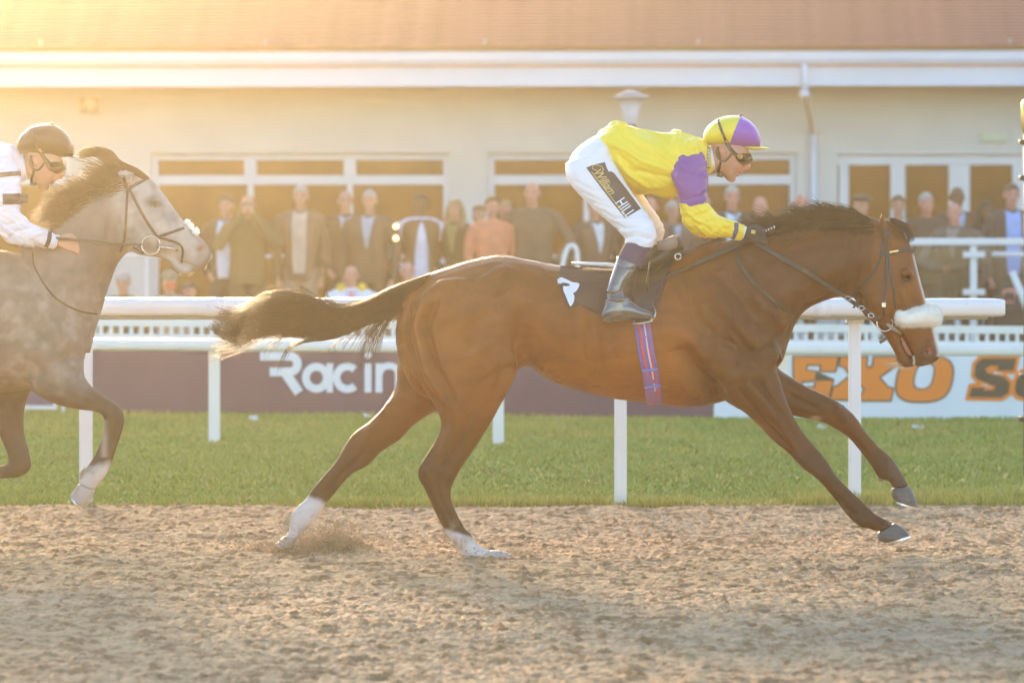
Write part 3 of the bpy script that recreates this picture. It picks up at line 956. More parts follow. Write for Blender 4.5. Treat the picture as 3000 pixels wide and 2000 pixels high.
# haze: one closed box of even thin air round everything that is built
hz = MB().box(-60, 60, -40, 70, -1.5, 12.0).obj('haze', None)
mh = bpy.data.materials.new('haze'); mh.use_nodes = True
for q in list(mh.node_tree.nodes): mh.node_tree.nodes.remove(q)
on = mh.node_tree.nodes.new('ShaderNodeOutputMaterial'); vn = mh.node_tree.nodes.new('ShaderNodeVolumePrincipled')
vn.inputs['Density'].default_value = HAZE_DENSITY; vn.inputs['Anisotropy'].default_value = HAZE_G
vn.inputs['Color'].default_value = (1.0, .86, .60, 1)
mh.node_tree.links.new(vn.outputs[0], on.inputs['Volume'])
hz.data.materials.append(mh)
tag(hz, kind='stuff')
# ---------------------------------------------------------------- horses
m_bay = M('bay_coat', (.2, .08, .03), .46, .14, 7, .0014, 160, attr=True, stretch=(1, 1, 2.2), spec=.25)
m_grey = M('grey_coat', (.3, .3, .3), .6, .10, 9, .0016, 160, attr=True, spec=.3)
m_hair = M('black_brown_hair', (.05, .024, .010), .42, .3, 12, spec=.5)
m_hair2 = M('grey_horse_hair', (.13, .075, .04), .45, .3, 12, spec=.5)
m_hoof = M('hoof_horn', (.115, .10, .09), .45, .2, 9, .001, 60, stretch=(1, 1, 8))
m_hoofl = M('pale_hoof_horn', (.52, .41, .34), .5, .2, 9, .001, 60)
m_shoe = M('aluminium_shoe', (.75, .75, .76), .28, .05, 9, metal=.9)
m_eye = M('horse_eye', (.012, .008, .006), .04, .0, 1, spec=.8)
m_pink = M('mouth_pink', (.55, .22, .18), .4, .1, 20)
m_leather = M('black_leather', (.035, .030, .026), .38, .15, 20, .0005, 80)
m_brown_leather = M('brown_leather', (.075, .042, .022), .42, .15, 20, .0005, 80)
m_steel = M('steel', (.62, .60, .58), .2, .05, 9, metal=1.0)
m_fleece = M('sheepskin', (.95, .90, .80), .95, .04, 30, .001, 90, sheen=.4)

def q4(a, b, t):
    return a * (1 - t[:, None]) + np.array(b) * t[:, None]
def sstep(x, a, b): 
    t = np.clip((x - a) / (b - a), 0, 1); return t * t * (3 - 2 * t)

HINDN = [(1470, 850, 1210, 880, .10, -.11), (1500, 940, 1185, 930, .135, -.115), (1512, 1020, 1188, 1010, .14, -.125), (1508, 1090, 1205, 1090, .13, -.135), (1481, 1155, 1262, 1170, .105, -.14),
    (1443, 1230, 1293, 1236, .078, -.14), (1410, 1284, 1276, 1292, .062, -.14), (1380, 1330, 1250, 1334, .050, -.14), (1352, 1368, 1227, 1370, .044, -.14),
    (1332, 1406, 1226, 1400, .041, -.14), (1320, 1437, 1245, 1432, .035, -.14), (1324, 1471, 1262, 1472, .030, -.14), (1343, 1513, 1285, 1520, .027, -.14),
    (1362, 1548, 1306, 1560, .030, -.14), (1379, 1564, 1326, 1588, .035, -.14), (1395, 1590, 1342, 1614, .036, -.14), (1416, 1606, 1362, 1632, .034, -.14), (1440, 1612, 1392, 1636, .035, -.14)]
HINDF = [(1420, 1000, 1180, 1000, .12, .12), (1400, 1100, 1163, 1075, .12, .13), (1330, 1178, 1159, 1128, .105, .135), (1263, 1211, 1130, 1182, .085, .14), (1217, 1242, 1083, 1234, .066, .14),
    (1171, 1288, 1038, 1270, .055, .14), (1117, 1323, 1014, 1302, .047, .14), (1076, 1363, 981, 1354, .043, .14), (1034, 1385, 952, 1388, .037, .14), (1010, 1408, 938, 1405, .033, .14),
    (980, 1444, 914, 1434, .029, .14), (956, 1474, 892, 1464, .031, .14), (938, 1502, 866, 1488, .036, .14), (915, 1534, 846, 1522, .036, .14), (893, 1556, 846, 1552, .032, .14), (874, 1578, 834, 1570, .034, .14)]
FOREN = [(2262, 1010, 2050, 1060, .085, -.10), (2272, 1075, 2080, 1120, .095, -.12), (2288, 1120, 2122, 1172, .085, -.13), (2300, 1160, 2180, 1207, .07, -.135), (2322, 1212, 2222, 1243, .06, -.135),
    (2350, 1262, 2266, 1290, .052, -.135), (2386, 1306, 2311, 1328, .046, -.135), (2422, 1350, 2349, 1372, .047, -.135), (2446, 1388, 2384, 1394, .045, -.135), (2471, 1416, 2419, 1430, .034, -.135),
    (2504, 1448, 2454, 1473, .029, -.135), (2532, 1474, 2480, 1508, .033, -.135), (2562, 1502, 2508, 1536, .037, -.135), (2588, 1517, 2542, 1548, .033, -.135), (2619, 1532, 2574, 1558, .037, -.135)]
FOREF = [(2235, 1020, 2150, 1130, .08, .10), (2276, 1076, 2215, 1175, .08, .12), (2335, 1115, 2305, 1212, .065, .13), (2390, 1145, 2373, 1227, .055, .13), (2442, 1170, 2416, 1238, .048, .13),
    (2489, 1203, 2446, 1254, .046, .13), (2516, 1234, 2472, 1269, .043, .13), (2538, 1267, 2498, 1293, .034, .13), (2573, 1306, 2532, 1336, .028, .13), (2606, 1334, 2556, 1370, .031, .13),
    (2631, 1368, 2574, 1397, .036, .13), (2648, 1397, 2604, 1409, .031, .13), (2664, 1424, 2616, 1428, .037, .13)]
TRUNK = [(1166, 900, 1160, 1000, .08), (1186, 850, 1180, 1080, .16), (1230, 815, 1222, 1150, .215), (1300, 787, 1310, 1185, .25), (1380, 763, 1400, 1165, .27), (1461, 748, 1480, 1110, .275),
    (1545, 760, 1545, 1072, .265), (1636, 777, 1600, 1108, .27), (1740, 788, 1700, 1147, .285), (1840, 786, 1800, 1168, .295), (1930, 768, 1900, 1180, .285), (2005, 735, 2000, 1193, .26),
    (2080, 712, 2090, 1182, .235), (2165, 712, 2190, 1150, .205), (2230, 790, 2250, 1105, .16), (2262, 880, 2282, 1070, .11)]
NECK = [(2080, 716, 2265, 1092, .165), (2150, 700, 2293, 1052, .155), (2215, 688, 2310, 1000, .135), (2280, 670, 2330, 950, .115), (2345, 652, 2362, 909, .10), (2410, 636, 2412, 884, .092),
    (2480, 626, 2468, 868, .085), (2540, 632, 2508, 874, .08), (2600, 652, 2530, 880, .078)]
HEAD = [(2596, 640, 2508, 800, .066), (2640, 676, 2496, 850, .078), (2672, 728, 2508, 884, .088), (2683, 765, 2524, 912, .094), (2697, 815, 2544, 934, .093), (2707, 856, 2568, 955, .080), (2718, 895, 2594, 975, .066),
    (2727, 928, 2618, 985, .057), (2736, 962, 2634, 990, .052), (2744, 995, 2650, 1012, .050), (2753, 1028, 2664, 1040, .053), (2751, 1050, 2676, 1062, .047), (2728, 1068, 2686, 1075, .032)]
JAW = [(2640, 930, 2560, 945, .05), (2628, 962, 2578, 970, .048), (2640, 985, 2596, 992, .042), (2644, 1005, 2610, 1015, .038), (2657, 1032, 2624, 1040, .036), (2668, 1054, 2627, 1060, .034), (2672, 1072, 2642, 1070, .024)]

BAY_STROKES = [
    ([(1975, 1030), (2012, 1020), (2042, 1060), (2078, 1112), (2122, 1160)], 11, -.008), ([(2035, 1000), (2085, 1060), (2135, 1120)], 24, .006), ([(2070, 950), (2100, 985), (2150, 1010)], 9, -.005),
    ([(2140, 960), (2180, 1010), (2215, 1040)], 9, -.005), ([(2110, 950), (2170, 1010)], 11, .004), ([(2270, 1000), (2286, 1040), (2266, 1092)], 9, -.003), ([(2235, 900), (2283, 960), (2290, 1020)], 12, -.003), ([(2150, 1000), (2230, 1110)], 14, .004),
    # shoulder blade, its spine and the groove behind
    ([(2035, 770), (2120, 900), (2200, 1010)], 26, .010), ([(1985, 800), (2040, 940), (2090, 1060)], 26, -.010), ([(2110, 790), (2190, 900), (2250, 985)], 22, -.008),
    ([(2065, 1000), (2130, 1060), (2170, 1130)], 46, .020), ([(1985, 1010), (2050, 1090), (2120, 1160)], 22, -.012), ([(2150, 1000), (2215, 1080), (2240, 1150)], 18, -.010),
    ([(2230, 1010), (2275, 1060)], 36, .016), ([(2180, 1110), (2240, 1180), (2300, 1260)], 15, .006), ([(2210, 1105), (2290, 1210), (2340, 1290)], 9, -.006), ([(2165, 1140), (2225, 1215), (2300, 1300)], 8, -.005),
    # neck
    ([(2540, 800), (2450, 860), (2360, 900), (2300, 985)], 12, -.008), ([(2520, 770), (2400, 800), (2290, 880), (2240, 970)], 34, .010), ([(2560, 700), (2420, 700), (2280, 740), (2170, 790)], 24, -.007),
    ([(2170, 730), (2290, 700), (2420, 670)], 22, .007), ([(2240, 820), (2310, 900)], 18, -.006), ([(2200, 860), (2290, 960)], 14, .006),
    # ribs and loin
    ([(1600, 850), (1760, 880), (1900, 900)], 60, .006), ([(1560, 800), (1500, 870)], 40, -.006), ([(1545, 880), (1530, 980), (1540, 1040)], 34, -.016), ([(1560, 1060), (1600, 1085)], 20, .006),
    ([(1660, 900), (1680, 1040)], 12, .004), ([(1710, 910), (1730, 1060)], 12, .004), ([(1760, 915), (1780, 1070)], 12, .004), ([(1600, 1040), (1750, 1100), (1950, 1130)], 16, -.003),
    ([(1990, 1130), (2080, 1150)], 26, .008),
    # quarters
    ([(1440, 790), (1480, 860)], 50, .008), ([(1255, 850), (1220, 950), (1250, 1080), (1310, 1180)], 15, .012), ([(1285, 860), (1245, 960), (1278, 1080), (1330, 1175)], 12, -.012),
    ([(1200, 880), (1190, 1000), (1230, 1120), (1285, 1195)], 10, -.014), ([(1400, 1000), (1460, 1080)], 54, .014), ([(1340, 870), (1400, 940)], 70, .010), ([(1500, 980), (1495, 1090), (1450, 1190)], 16, .008),
    ([(1340, 1150), (1330, 1250), (1290, 1340)], 14, .007), ([(1390, 1180), (1350, 1290), (1300, 1370)], 10, -.007), ([(1270, 1380), (1285, 1450), (1335, 1540)], 6, -.005), ([(1245, 1370), (1262, 1390)], 14, .006),
    ([(1310, 1400), (1300, 1370)], 14, .005), ([(1180, 1150), (1110, 1230), (1060, 1300)], 14, .006), ([(1060, 1330), (990, 1400), (930, 1460)], 7, -.005),
    # fore legs
    ([(2330, 1330), (2380, 1370), (2410, 1400)], 14, .007), ([(2420, 1430), (2480, 1490), (2530, 1525)], 6, -.006), ([(2260, 1250), (2320, 1320)], 9, -.005), ([(2440, 1190), (2490, 1240)], 12, .006),
    ([(2500, 1280), (2550, 1345)], 6, -.005), ([(2300, 1150), (2400, 1200)], 10, -.005), ([(2505, 1515), (2530, 1535)], 12, .008),
    # head
    ([(2640, 838), (2650, 900), (2640, 945)], 8, .007), ([(2625, 845), (2632, 905), (2625, 950)], 8, -.005), ([(2560, 860), (2590, 925)], 36, .010), ([(2520, 780), (2505, 850), (2530, 905)], 7, -.010),
    ([(2640, 805), (2656, 796), (2672, 806)], 9, .012), ([(2655, 818)], 10, -.014), ([(2642, 832), (2660, 836)], 8, .006), ([(2665, 860), (2690, 940)], 12, -.004),
    ([(2718, 1024), (2722, 1034)], 8, -.020), ([(2706, 1006), (2720, 1002), (2732, 1014)], 7, .008), ([(2704, 1020), (2708, 1038)], 6, .007), ([(2636, 976), (2656, 1018), (2676, 1056)], 6, -.016),
    ([(2600, 880), (2612, 950)], 8, -.004), ([(2690, 1060), (2735, 1052)], 8, -.004), ([(2650, 930), (2700, 985)], 9, -.003)]

def bay_colour(V, N):
    px, py = PX(V)
    c = np.tile(np.array([.195, .058, .012]), (len(V), 1))
    n1 = fbm(V, (3, 3, 3), 3, 4); n2 = fbm(V, (11, 11, 11), 2, 8)
    # darker hair along back, neck crest and quarters, redder barrel and flank
    dark = np.clip(sstep(-py, -880, -740) * .45 + .18 * n1, 0, 1)
    c = q4(c, (.12, .045, .012), dark)
    red = np.exp(-(((px - 1900) / 320) ** 2 + ((py - 1080) / 120) ** 2)) * .6 + np.exp(-(((px - 2030) / 130) ** 2 + ((py - 1000) / 120) ** 2)) * .3
    c = q4(c, (.35, .108, .020), np.clip(red + .1 * n2, 0, 1))
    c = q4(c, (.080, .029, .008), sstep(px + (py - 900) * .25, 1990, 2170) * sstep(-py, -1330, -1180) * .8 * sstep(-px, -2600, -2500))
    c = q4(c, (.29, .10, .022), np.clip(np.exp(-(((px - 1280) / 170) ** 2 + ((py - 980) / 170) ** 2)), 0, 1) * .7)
    # dark points down the legs
    c = q4(c, (.062, .028, .011), sstep(py + 14 * n2, 1180, 1390) * .85)
    face = in_poly(px, py, [(2560, 700), (2700, 700), (2800, 960), (2640, 1000), (2540, 920)])
    c[face] = q4(c[face], (.22, .072, .015), np.full(face.sum(), .55))
    c = q4(c, (.105, .060, .040), sstep(px * .6 + py, 2625, 2680) * (px > 2600) * .75)
    # white hind socks with a ragged upper edge
    sf = sstep((py - 1462) + (915 - px) * .25 + 9 * n2, -12, 8) * (px < 1010) * (py > 1400)
    sn = sstep((py - 1566) + (px - 1350) * -.35 + 8 * n2, -8, 8) * (px > 1200) * (px < 1520) * (py > 1500)
    c = q4(c, (.66, .56, .52), np.clip(np.maximum(sf, sn), 0, 1))
    dirt = np.clip(fbm(V, (40, 40, 25), 3, 71) * 1.2 - .1, 0, 1) * sstep(py, 1480, 1600); c = q4(c, (.40, .27, .17), np.clip(dirt, 0, 1) * .8)
    # pale stripe down the face
    prof = np.interp(py, [740, 815, 895, 960, 1030, 1050], [2679, 2697, 2718, 2736, 2753, 2751])
    st = sstep(px - prof + 5, -7, 4) * (py > 745) * (py < 1046) * (px > 2600)
    c = q4(c, (.62, .56, .52), np.clip(st, 0, 1) * .9)
    # chestnut callus on the far fore leg, pink in nostril
    ch = np.exp(-(((px - 2388) / 14) ** 2 + ((py - 1226) / 7) ** 2)); c = q4(c, (.36, .25, .15), np.clip(ch * 1.6, 0, 1) * (V[:, 1] > 0))
    no = np.exp(-(((px - 2722) / 7) ** 2 + ((py - 1026) / 10) ** 2)); c = q4(c, (.62, .17, .12), np.clip(no * 1.4 - .2, 0, 1) * .9)
    no = np.exp(-(((px - 2716) / 22) ** 2 + ((py - 1022) / 18) ** 2)); c = q4(c, (.06, .035, .025), np.clip(no, 0, 1) * (1 - np.clip(np.exp(-(((px - 2722) / 8) ** 2 + ((py - 1026) / 11) ** 2)) * 1.6, 0, 1)) * .5)
    ey = np.exp(-(((px - 2656) / 15) ** 2 + ((py - 817) / 11) ** 2)); c = q4(c, (.03, .015, .01), np.clip(ey * 1.2, 0, 1))
    return c

def horse_root(px, y, name, label):
    x = W(px, 0, y)[0]
    return empty('horse', (x, y, 0), label=label, cat='horse')

bay = horse_root(1750, 0, 'horse', 'dark bay horse stretched out at full gallop, with white hind socks and a sheepskin noseband')
mb = MB()
for L in (TRUNK, NECK, HEAD, JAW, HINDN, HINDF, FOREN, FOREF):
    mb.add(*loft(L, sub=5, n=28))
# ears belong to the body surface
mb.add(*loft([(2583, 620, 2580, 622, .004, -.050), (2592, 640, 2577, 645, .014, -.052), (2608, 668, 2576, 680, .022, -.054), (2624, 695, 2580, 706, .024, -.052), (2634, 716, 2586, 724, .022, -.045)], n=14))
mb.add(*loft([(2606, 634, 2603, 636, .004, .055), (2622, 655, 2604, 655, .014, .055), (2640, 680, 2612, 685, .02, .05), (2650, 700, 2616, 706, .02, .045)], n=14))
# lips, eyelid bone, point of hock
mb.add(*loft([(2640, 1052, 2632, 1072, .02, 0), (2658, 1060, 2656, 1076, .026, 0), (2674, 1066, 2673, 1074, .018, 0)], n=12))
for sy in (-1, 1):
    mb.ball(W(2656, 806, sy * .082), (.030, .018, .020))
    mb.ball(W(2580, 880, sy * .055), (.085, .035, .075))
    mb.ball(W(2716, 1022, sy * .040), (.026, .016, .030))
    mb.ball(W(2110, 1040, sy * .15), (.11, .07, .13))
    mb.ball(W(2240, 1020, sy * .07), (.08, .07, .10))
    mb.ball(W(1330, 930, sy * .16), (.19, .10, .20))
    mb.ball(W(1440, 1020, sy * .17), (.12, .085, .14))
# tail dock
mb.add(*loft([(1300, 792, 1270, 850, .05), (1262, 800, 1225, 850, .045), (1215, 820, 1190, 858, .04), (1160, 840, 1150, 872, .03), (1110, 866, 1104, 886, .018)], n=16))
me = fuse(mb, .0075, 5)
def bay_disp(V, N):
    px, py = PX(V)
    near = strokes_disp(V, N, BAY_STROKES); far_ = strokes_disp(V, N, BAY_STROKES[:32] + BAY_STROKES[-18:], side=1) * (V[:, 1] > 0)
    d = (near + far_) * np.where(px < 2480, 2.6, 1.5)
    vein = np.abs(fbm(V, (9, 9, 9), 2, 31)); body = (py < 1200) * 1.0
    return d + .0026 * np.exp(-(vein / .05) ** 2) * body + .0012 * fbm(V, (16, 16, 22), 2, 3) + .003 * fbm(V, (5, 5, 5), 2, 13)
bay_body, bvh_bay = finish(me, 'body', m_bay, bay, bay_disp, bay_colour)

# the near and far hooves: horn, coronet and bright shoe
def hoof(root, st, sole, yc, y0, horn, w, dx=0, dy=0):
    mb = MB(); mb.add(*loft([s + (yc,) for s in st], y0=y0, sub=3, n=20, dx=dx, dy=dy, ex=.85))
    me = fuse(mb, .004, 3)
    h, _ = finish(me, 'hoof', horn, root)
    if sole is None: return h
    (ax, ay), (bx_, by_) = sole
    V = []; k = 20; th = 5.0
    A = np.array([ax + dx, ay + dy]); B = np.array([bx_ + dx, by_ + dy]); c = (A + B) / 2; hh = (B - A) / 2
    nrm = np.array([-(B - A)[1], (B - A)[0]]); nrm = nrm / np.linalg.norm(nrm) * th
    for q in range(k):
        t = -math.pi * .80 + 2 * math.pi * .80 * q / (k - 1)
        for (s_, o_) in ((1.0, 0), (1.0, 1), (.70, 1), (.70, 0)):
            p = c + hh * math.cos(t) * s_ + nrm * o_
            V.append(W(p[0], p[1], y0 + yc + w * 1.03 * math.sin(t) * s_))
    Fc = []
    for i in range(k - 1):
        for j in range(4): Fc.append((i * 4 + j, i * 4 + (j + 1) % 4, i * 4 + (j + 1) % 4 + 4, i * 4 + j + 4))
    Fc += [(3, 2, 1, 0), (k * 4 - 4, k * 4 - 3, k * 4 - 2, k * 4 - 1)]
    mk('horseshoe', V, Fc, m_shoe, h, world_pts=True)
    return h
hoof(bay, [(2621, 1531, 2571, 1560, .038), (2640, 1541, 2571, 1574, .045), (2656, 1554, 2576, 1583, .051), (2666, 1567, 2592, 1589, .052)], ((2598, 1590), (2668, 1569)), -.135, 0, m_hoof, .053)
hoof(bay, [(2666, 1423, 2613, 1430, .038), (2674, 1440, 2610, 1444, .045), (2684, 1462, 2615, 1458, .051), (2692, 1486, 2624, 1468, .052)], ((2620, 1466), (2694, 1492)), .13, 0, m_hoof, .053)
hoof(bay, [(1438, 1611, 1402, 1637, .036), (1460, 1611, 1432, 1640, .044), (1484, 1616, 1462, 1642, .050), (1501, 1623, 1484, 1642, .045)], None, -.14, 0, m_hoofl, .05)
hoof(bay, [(872, 1575, 834, 1568, .035), (866, 1592, 822, 1578, .044), (858, 1606, 812, 1588, .050), (848, 1616, 806, 1592, .048)], ((806, 1592), (846, 1614)), .14, 0, m_hoofl, .05)

# eye, mouth
def eye(root, px, py, bv, r=.017, y0=0):
    y = hit([bv], px, py, y0)
    m = MB(); m.ball(W(px, py, y + .008), (r, .012, r * .8), 18, 12); e = m.obj('eye', m_eye, root, smooth=True, world_pts=True)
    m = MB(); P = [W(px + 11 * math.cos(t) * 1.05, py - 2 + 8 * math.sin(t), y - .001 + abs(math.cos(t)) * .006) for t in np.linspace(math.pi, 2 * math.pi, 10)]
    m.tube(P, .0035, 8); m.obj('eyelid', root_lid, root, smooth=True, world_pts=True)
root_lid = M('dark_eyelid', (.05, .025, .015), .5, .1, 30)
eye(bay, 2656, 818, bvh_bay)
m = MB(); y_ = hit([bvh_bay], 2655, 1010, 0) + .012
m.add(*loft([(2639, 978, 2633, 984, .012, 0), (2654, 1000, 2640, 1006, .016, 0), (2668, 1030, 2652, 1034, .016, 0), (2676, 1040, 2664, 1046, .010, 0)], y0=y_ - .004, n=12))
m.obj('tongue', m_pink, bay, smooth=True, world_pts=True)
m = MB(); m.tube([W(2677, 1042, -.01), W(2680, 1056, -.012), W(2677, 1068, -.01)], .008, 8); m.obj('teeth', M('teeth', (.6, .55, .42), .3, .05, 20), bay, smooth=True, world_pts=True)

# ---- hair
hr = np.random.default_rng(11)
def hairs(guides_a, guides_b, m, k, amp, y0, ysp, u=None, tmax=(.7, 1.0), tmin=0.0, curl=0.0, dx=0, dy=0, pw=1.0):
    """hairs between two outlines read from the photo; amp: px of waviness"""
    A = resample(guides_a, 4); B = resample(guides_b, 4)
    u = hr.random(m) if u is None else u
    t1 = tmax[0] + (tmax[1] - tmax[0]) * hr.random(m)
    t0 = tmin * hr.random(m) if tmin else np.zeros(m)
    T = np.linspace(0, 1, k)[None, :] ** pw
    TT = t0[:, None] + (t1 - t0)[:, None] * T
    def at(G, tt):
        s = np.linspace(0, 1, len(G)); return np.interp(tt, s, G[:, 0]), np.interp(tt, s, G[:, 1])
    ax, ay = at(A, TT); bx_, by_ = at(B, TT)
    uu = np.clip(u[:, None] + (hr.random(m)[:, None] - .5) * .5 * T * curl, -0.1, 1.1)
    X = ax * (1 - uu) + bx_ * uu; Yp = ay * (1 - uu) + by_ * uu
    ph = hr.random((m, 1)) * 6.28; fr = 1.5 + 2.5 * hr.random((m, 1))
    X += amp * np.sin(ph + fr * 3 * T) * T; Yp += amp * np.cos(ph * 1.7 + fr * 3.3 * T) * T
    yy = y0 + ysp * (hr.random((m, 1)) - .5) * (1 + 0 * T) + ysp * .5 * np.sin(ph * 2.1 + 2 * T)
    D = yy + CAMD
    X = X + dx; Yp = Yp + dy
    return np.stack([(X - 1500) * D / FPX, yy, CAMZ - (Yp - HOR) * D / FPX], 2)

def hair_obj(name, parts, r, mat, root, r1=.35):
    Vs, Fs, n = [], [], 0
    for p in parts:
        V, Fc = strands(p, r, r1); Vs.append(V); Fs.append(Fc + n); n += len(V)
    o = fast_mesh(name, np.vstack(Vs), np.vstack(Fs), mat, root)
    if name in ('whiskers', 'fetlock_hair'): tag(o, kind='stuff')
    return o

up = [(1262, 800), (1222, 815), (1150, 840), (1080, 876), (1010, 897), (960, 892), (900, 878), (830, 872), (770, 882), (710, 912), (670, 922), (628, 915)]
lo = [(1200, 880), (1160, 925), (1105, 940), (1050, 955), (990, 980), (930, 990), (860, 978), (800, 976), (750, 992), (700, 1018), (650, 1034), (610, 1045)]
lo2 = [(1200, 880), (1150, 915), (1090, 935), (1030, 962), (970, 985), (900, 994), (850, 1010), (828, 1040), (815, 1075), (808, 1095)]
P = [hairs([(960, 892), (900, 862), (840, 850), (780, 856), (715, 890), (660, 900), (618, 890)], [(980, 900), (900, 885), (830, 878), (770, 886), (710, 915), (670, 925), (628, 918)], 120, 20, 6, 0, .1, tmax=(.5, 1.0)), hairs(up, lo, 1350, 26, 10, 0.0, .12, curl=.8, tmax=(.72, 1.0)),
     hairs(up, lo, 700, 22, 5, 0.0, .12, curl=.3, tmax=(.35, .8)),
     hairs(up[:8], [(1200, 880), (1150, 915), (1100, 930), (1040, 950), (960, 960), (900, 955), (820, 940)], 500, 20, 5, 0.0, .10, curl=.2, tmax=(.8, 1.0)),
     hairs(lo2, [(a_ + 10, b_ + 6) for a_, b_ in lo2], 70, 20, 4, 0, .05, tmax=(.75, 1)),
     # wisps hanging under the dock
     hairs([(1170, 870), (1110, 925), (1070, 980), (1048, 1030), (1040, 1090)], [(1190, 880), (1150, 930), (1120, 990), (1108, 1040), (1100, 1086)], 150, 18, 8, -.02, .09, tmax=(.6, 1.0)),
     hairs([(1150, 880), (1060, 945), (1000, 1000), (985, 1040)], [(1170, 890), (1090, 950), (1050, 1010), (1030, 1050)], 36, 16, 5, -.02, .09, tmax=(.6, 1.0)),
     hairs([(1200, 860), (1180, 900), (1140, 945), (1118, 965)], [(1205, 860), (1190, 920), (1165, 960), (1140, 975)], 30, 14, 4, -.03, .06, tmax=(.6, 1.0)),
     hairs([(900, 975), (840, 990), (800, 1030), (785, 1060)], [(860, 975), (810, 985), (770, 1015), (750, 1050)], 26, 14, 5, 0, .05, tmax=(.6, 1.0)),
     # fly-away hairs over the top
     hairs([(1030, 900), (985, 890), (960, 860), (955, 815)], [(1010, 900), (975, 895), (945, 870), (968, 822)], 22, 16, 4, 0, .05, tmax=(.7, 1.0)),
     hairs([(960, 892), (910, 850), (860, 832), (800, 832), (750, 865)], [(950, 890), (900, 865), (850, 848), (820, 850), (790, 870)], 12, 16, 5, 0, .05, tmax=(.7, 1.0)),
     hairs([(1000, 990), (960, 1030), (1000, 1060), (1060, 1075)], [(1010, 990), (980, 1020), (1020, 1045), (1075, 1060)], 8, 16, 4, 0, .04, tmax=(.7, 1.0)),
     hairs([(730, 905), (680, 915), (645, 905)], [(690, 1010), (650, 990), (612, 960)], 260, 10, 6, 0, .10, tmax=(.8, 1.1))]
hair_obj('tail', P, .00115, m_hair, bay)

crest = [(2225, 692), (2290, 672), (2350, 654), (2410, 640), (2470, 632), (2530, 636), (2572, 650)]
C = resample(crest, 3)
def mane(m, ang0, ang1, l0, l1, y0, ysp, t0=0, t1=1, bend=.6, root_off=(0, 14), drop=0, amp=3, clumps=40, pos=C, dx=0, dy=0):
    out = []
    k = 14
    cl = np.sort(hr.random(clumps)); cang = hr.standard_normal(clumps) * 9; clen = .75 + .5 * hr.random(clumps)
    for i in range(m):
        t = t0 + (t1 - t0) * hr.random()
        ci = np.argmin(np.abs(cl - (t - t0) / max(1e-6, t1 - t0)))
        p = pos[min(len(pos) - 1, int(t * (len(pos) - 1)))] + np.array([0, root_off[0] + (root_off[1] - root_off[0]) * hr.random()])
        f = (t - t0) / max(1e-6, t1 - t0)
        a0 = R(ang0 + (ang1 - ang0) * f + cang[ci] + hr.standard_normal() * 5); L = (l0 + (l1 - l0) * f) * clen[ci] * (.55 + .55 * hr.random())
        b = bend * (.7 + .6 * hr.random())
        s = np.linspace(0, 1, k)
        a = a0 + b * s
        st = L / (k - 1)
        x = p[0] - np.cumsum(np.cos(a)) * st; y_ = p[1] - np.cumsum(np.sin(a)) * st + drop * s * s
        y_ += amp * np.sin(s * 5 + i) * s
        yy = y0 + ysp * (hr.random() - .5) + .02 * s * hr.standard_normal()
        D = yy + CAMD
        out.append(np.stack([(x + dx - 1500) * D / FPX, np.full(k, 0) + yy, CAMZ - (y_ + dy - HOR) * D / FPX], 1))
    return np.array(out)
P = [mane(1500, 60, 42, 80, 88, 0, .05, 0, .88, bend=-.9, clumps=46), mane(900, 30, 24, 75, 70, -.02, .07, 0, .95, bend=-.5, clumps=40),
     mane(500, 15, 10, 60, 55, -.05, .05, .1, 1, bend=-.8, root_off=(4, 34), clumps=24, amp=4),
     mane(260, -8, -4, 50, 60, -.07, .03, .05, 1, bend=-.2, root_off=(14, 46), clumps=20, amp=4),
     mane(40, 100, 60, 60, 90, 0, .04, .1, .8, bend=-1.1, clumps=12), mane(30, 10, 5, 130, 90, -.03, .05, 0, .3, bend=.2, clumps=8)]
hair_obj('mane', P, .0016, m_hair, bay)
fl = resample([(2604, 640), (2630, 652), (2650, 676), (2660, 704)], 2)
P = [mane(420, 205, 250, 70, 22, .0, .08, 0, 1, bend=.25, clumps=12, pos=fl, root_off=(-6, 4), amp=1), mane(120, 15, 50, 34, 26, .0, .06, 0, 1, bend=-.5, clumps=10, pos=fl, root_off=(-4, 8))]
hair_obj('forelock', P[:1], .0014, m_hair, bay)
m_whisk = M('pale_whisker', (.55, .42, .28), .5, .1, 20)
P = [hairs([(2632, 1060), (2600, 1062), (2575, 1055)], [(2650, 1070), (2625, 1080), (2600, 1078)], 60, 8, 2, 0, .05, tmax=(.5, 1)),
     hairs([(2640, 1072), (2630, 1080), (2640, 1086)], [(2668, 1072), (2668, 1082), (2685, 1080)], 40, 6, 2, 0, .05, tmax=(.5, 1)),
     hairs([(2748, 1050), (2752, 1062), (2748, 1070)], [(2725, 1068), (2732, 1076), (2738, 1082)], 16, 6, 1, 0, .04, tmax=(.4, .9))]
hair_obj('whiskers', P, .0008, m_whisk, bay)
P = [hairs([(850, 1496), (836, 1500), (826, 1512)], [(848, 1530), (834, 1540), (830, 1552)], 90, 8, 3, .14, .04, tmax=(.5, 1))]
hair_obj('fetlock_hair', P, .0012, M('pale_fetlock_hair', (.5, .42, .32), .6, .1, 20), bay)
P = [hairs([(2512, 1534), (2514, 1542), (2512, 1548)], [(2545, 1544), (2534, 1552), (2530, 1558)], 60, 6, 1, -.135, .03, tmax=(.5, 1)),
     hairs([(2573, 1396), (2572, 1402), (2570, 1408)], [(2592, 1404), (2586, 1410), (2582, 1414)], 40, 6, 1, .13, .03, tmax=(.5, 1))]
hair_obj('fetlock_hair', P, .0011, m_hair, bay)

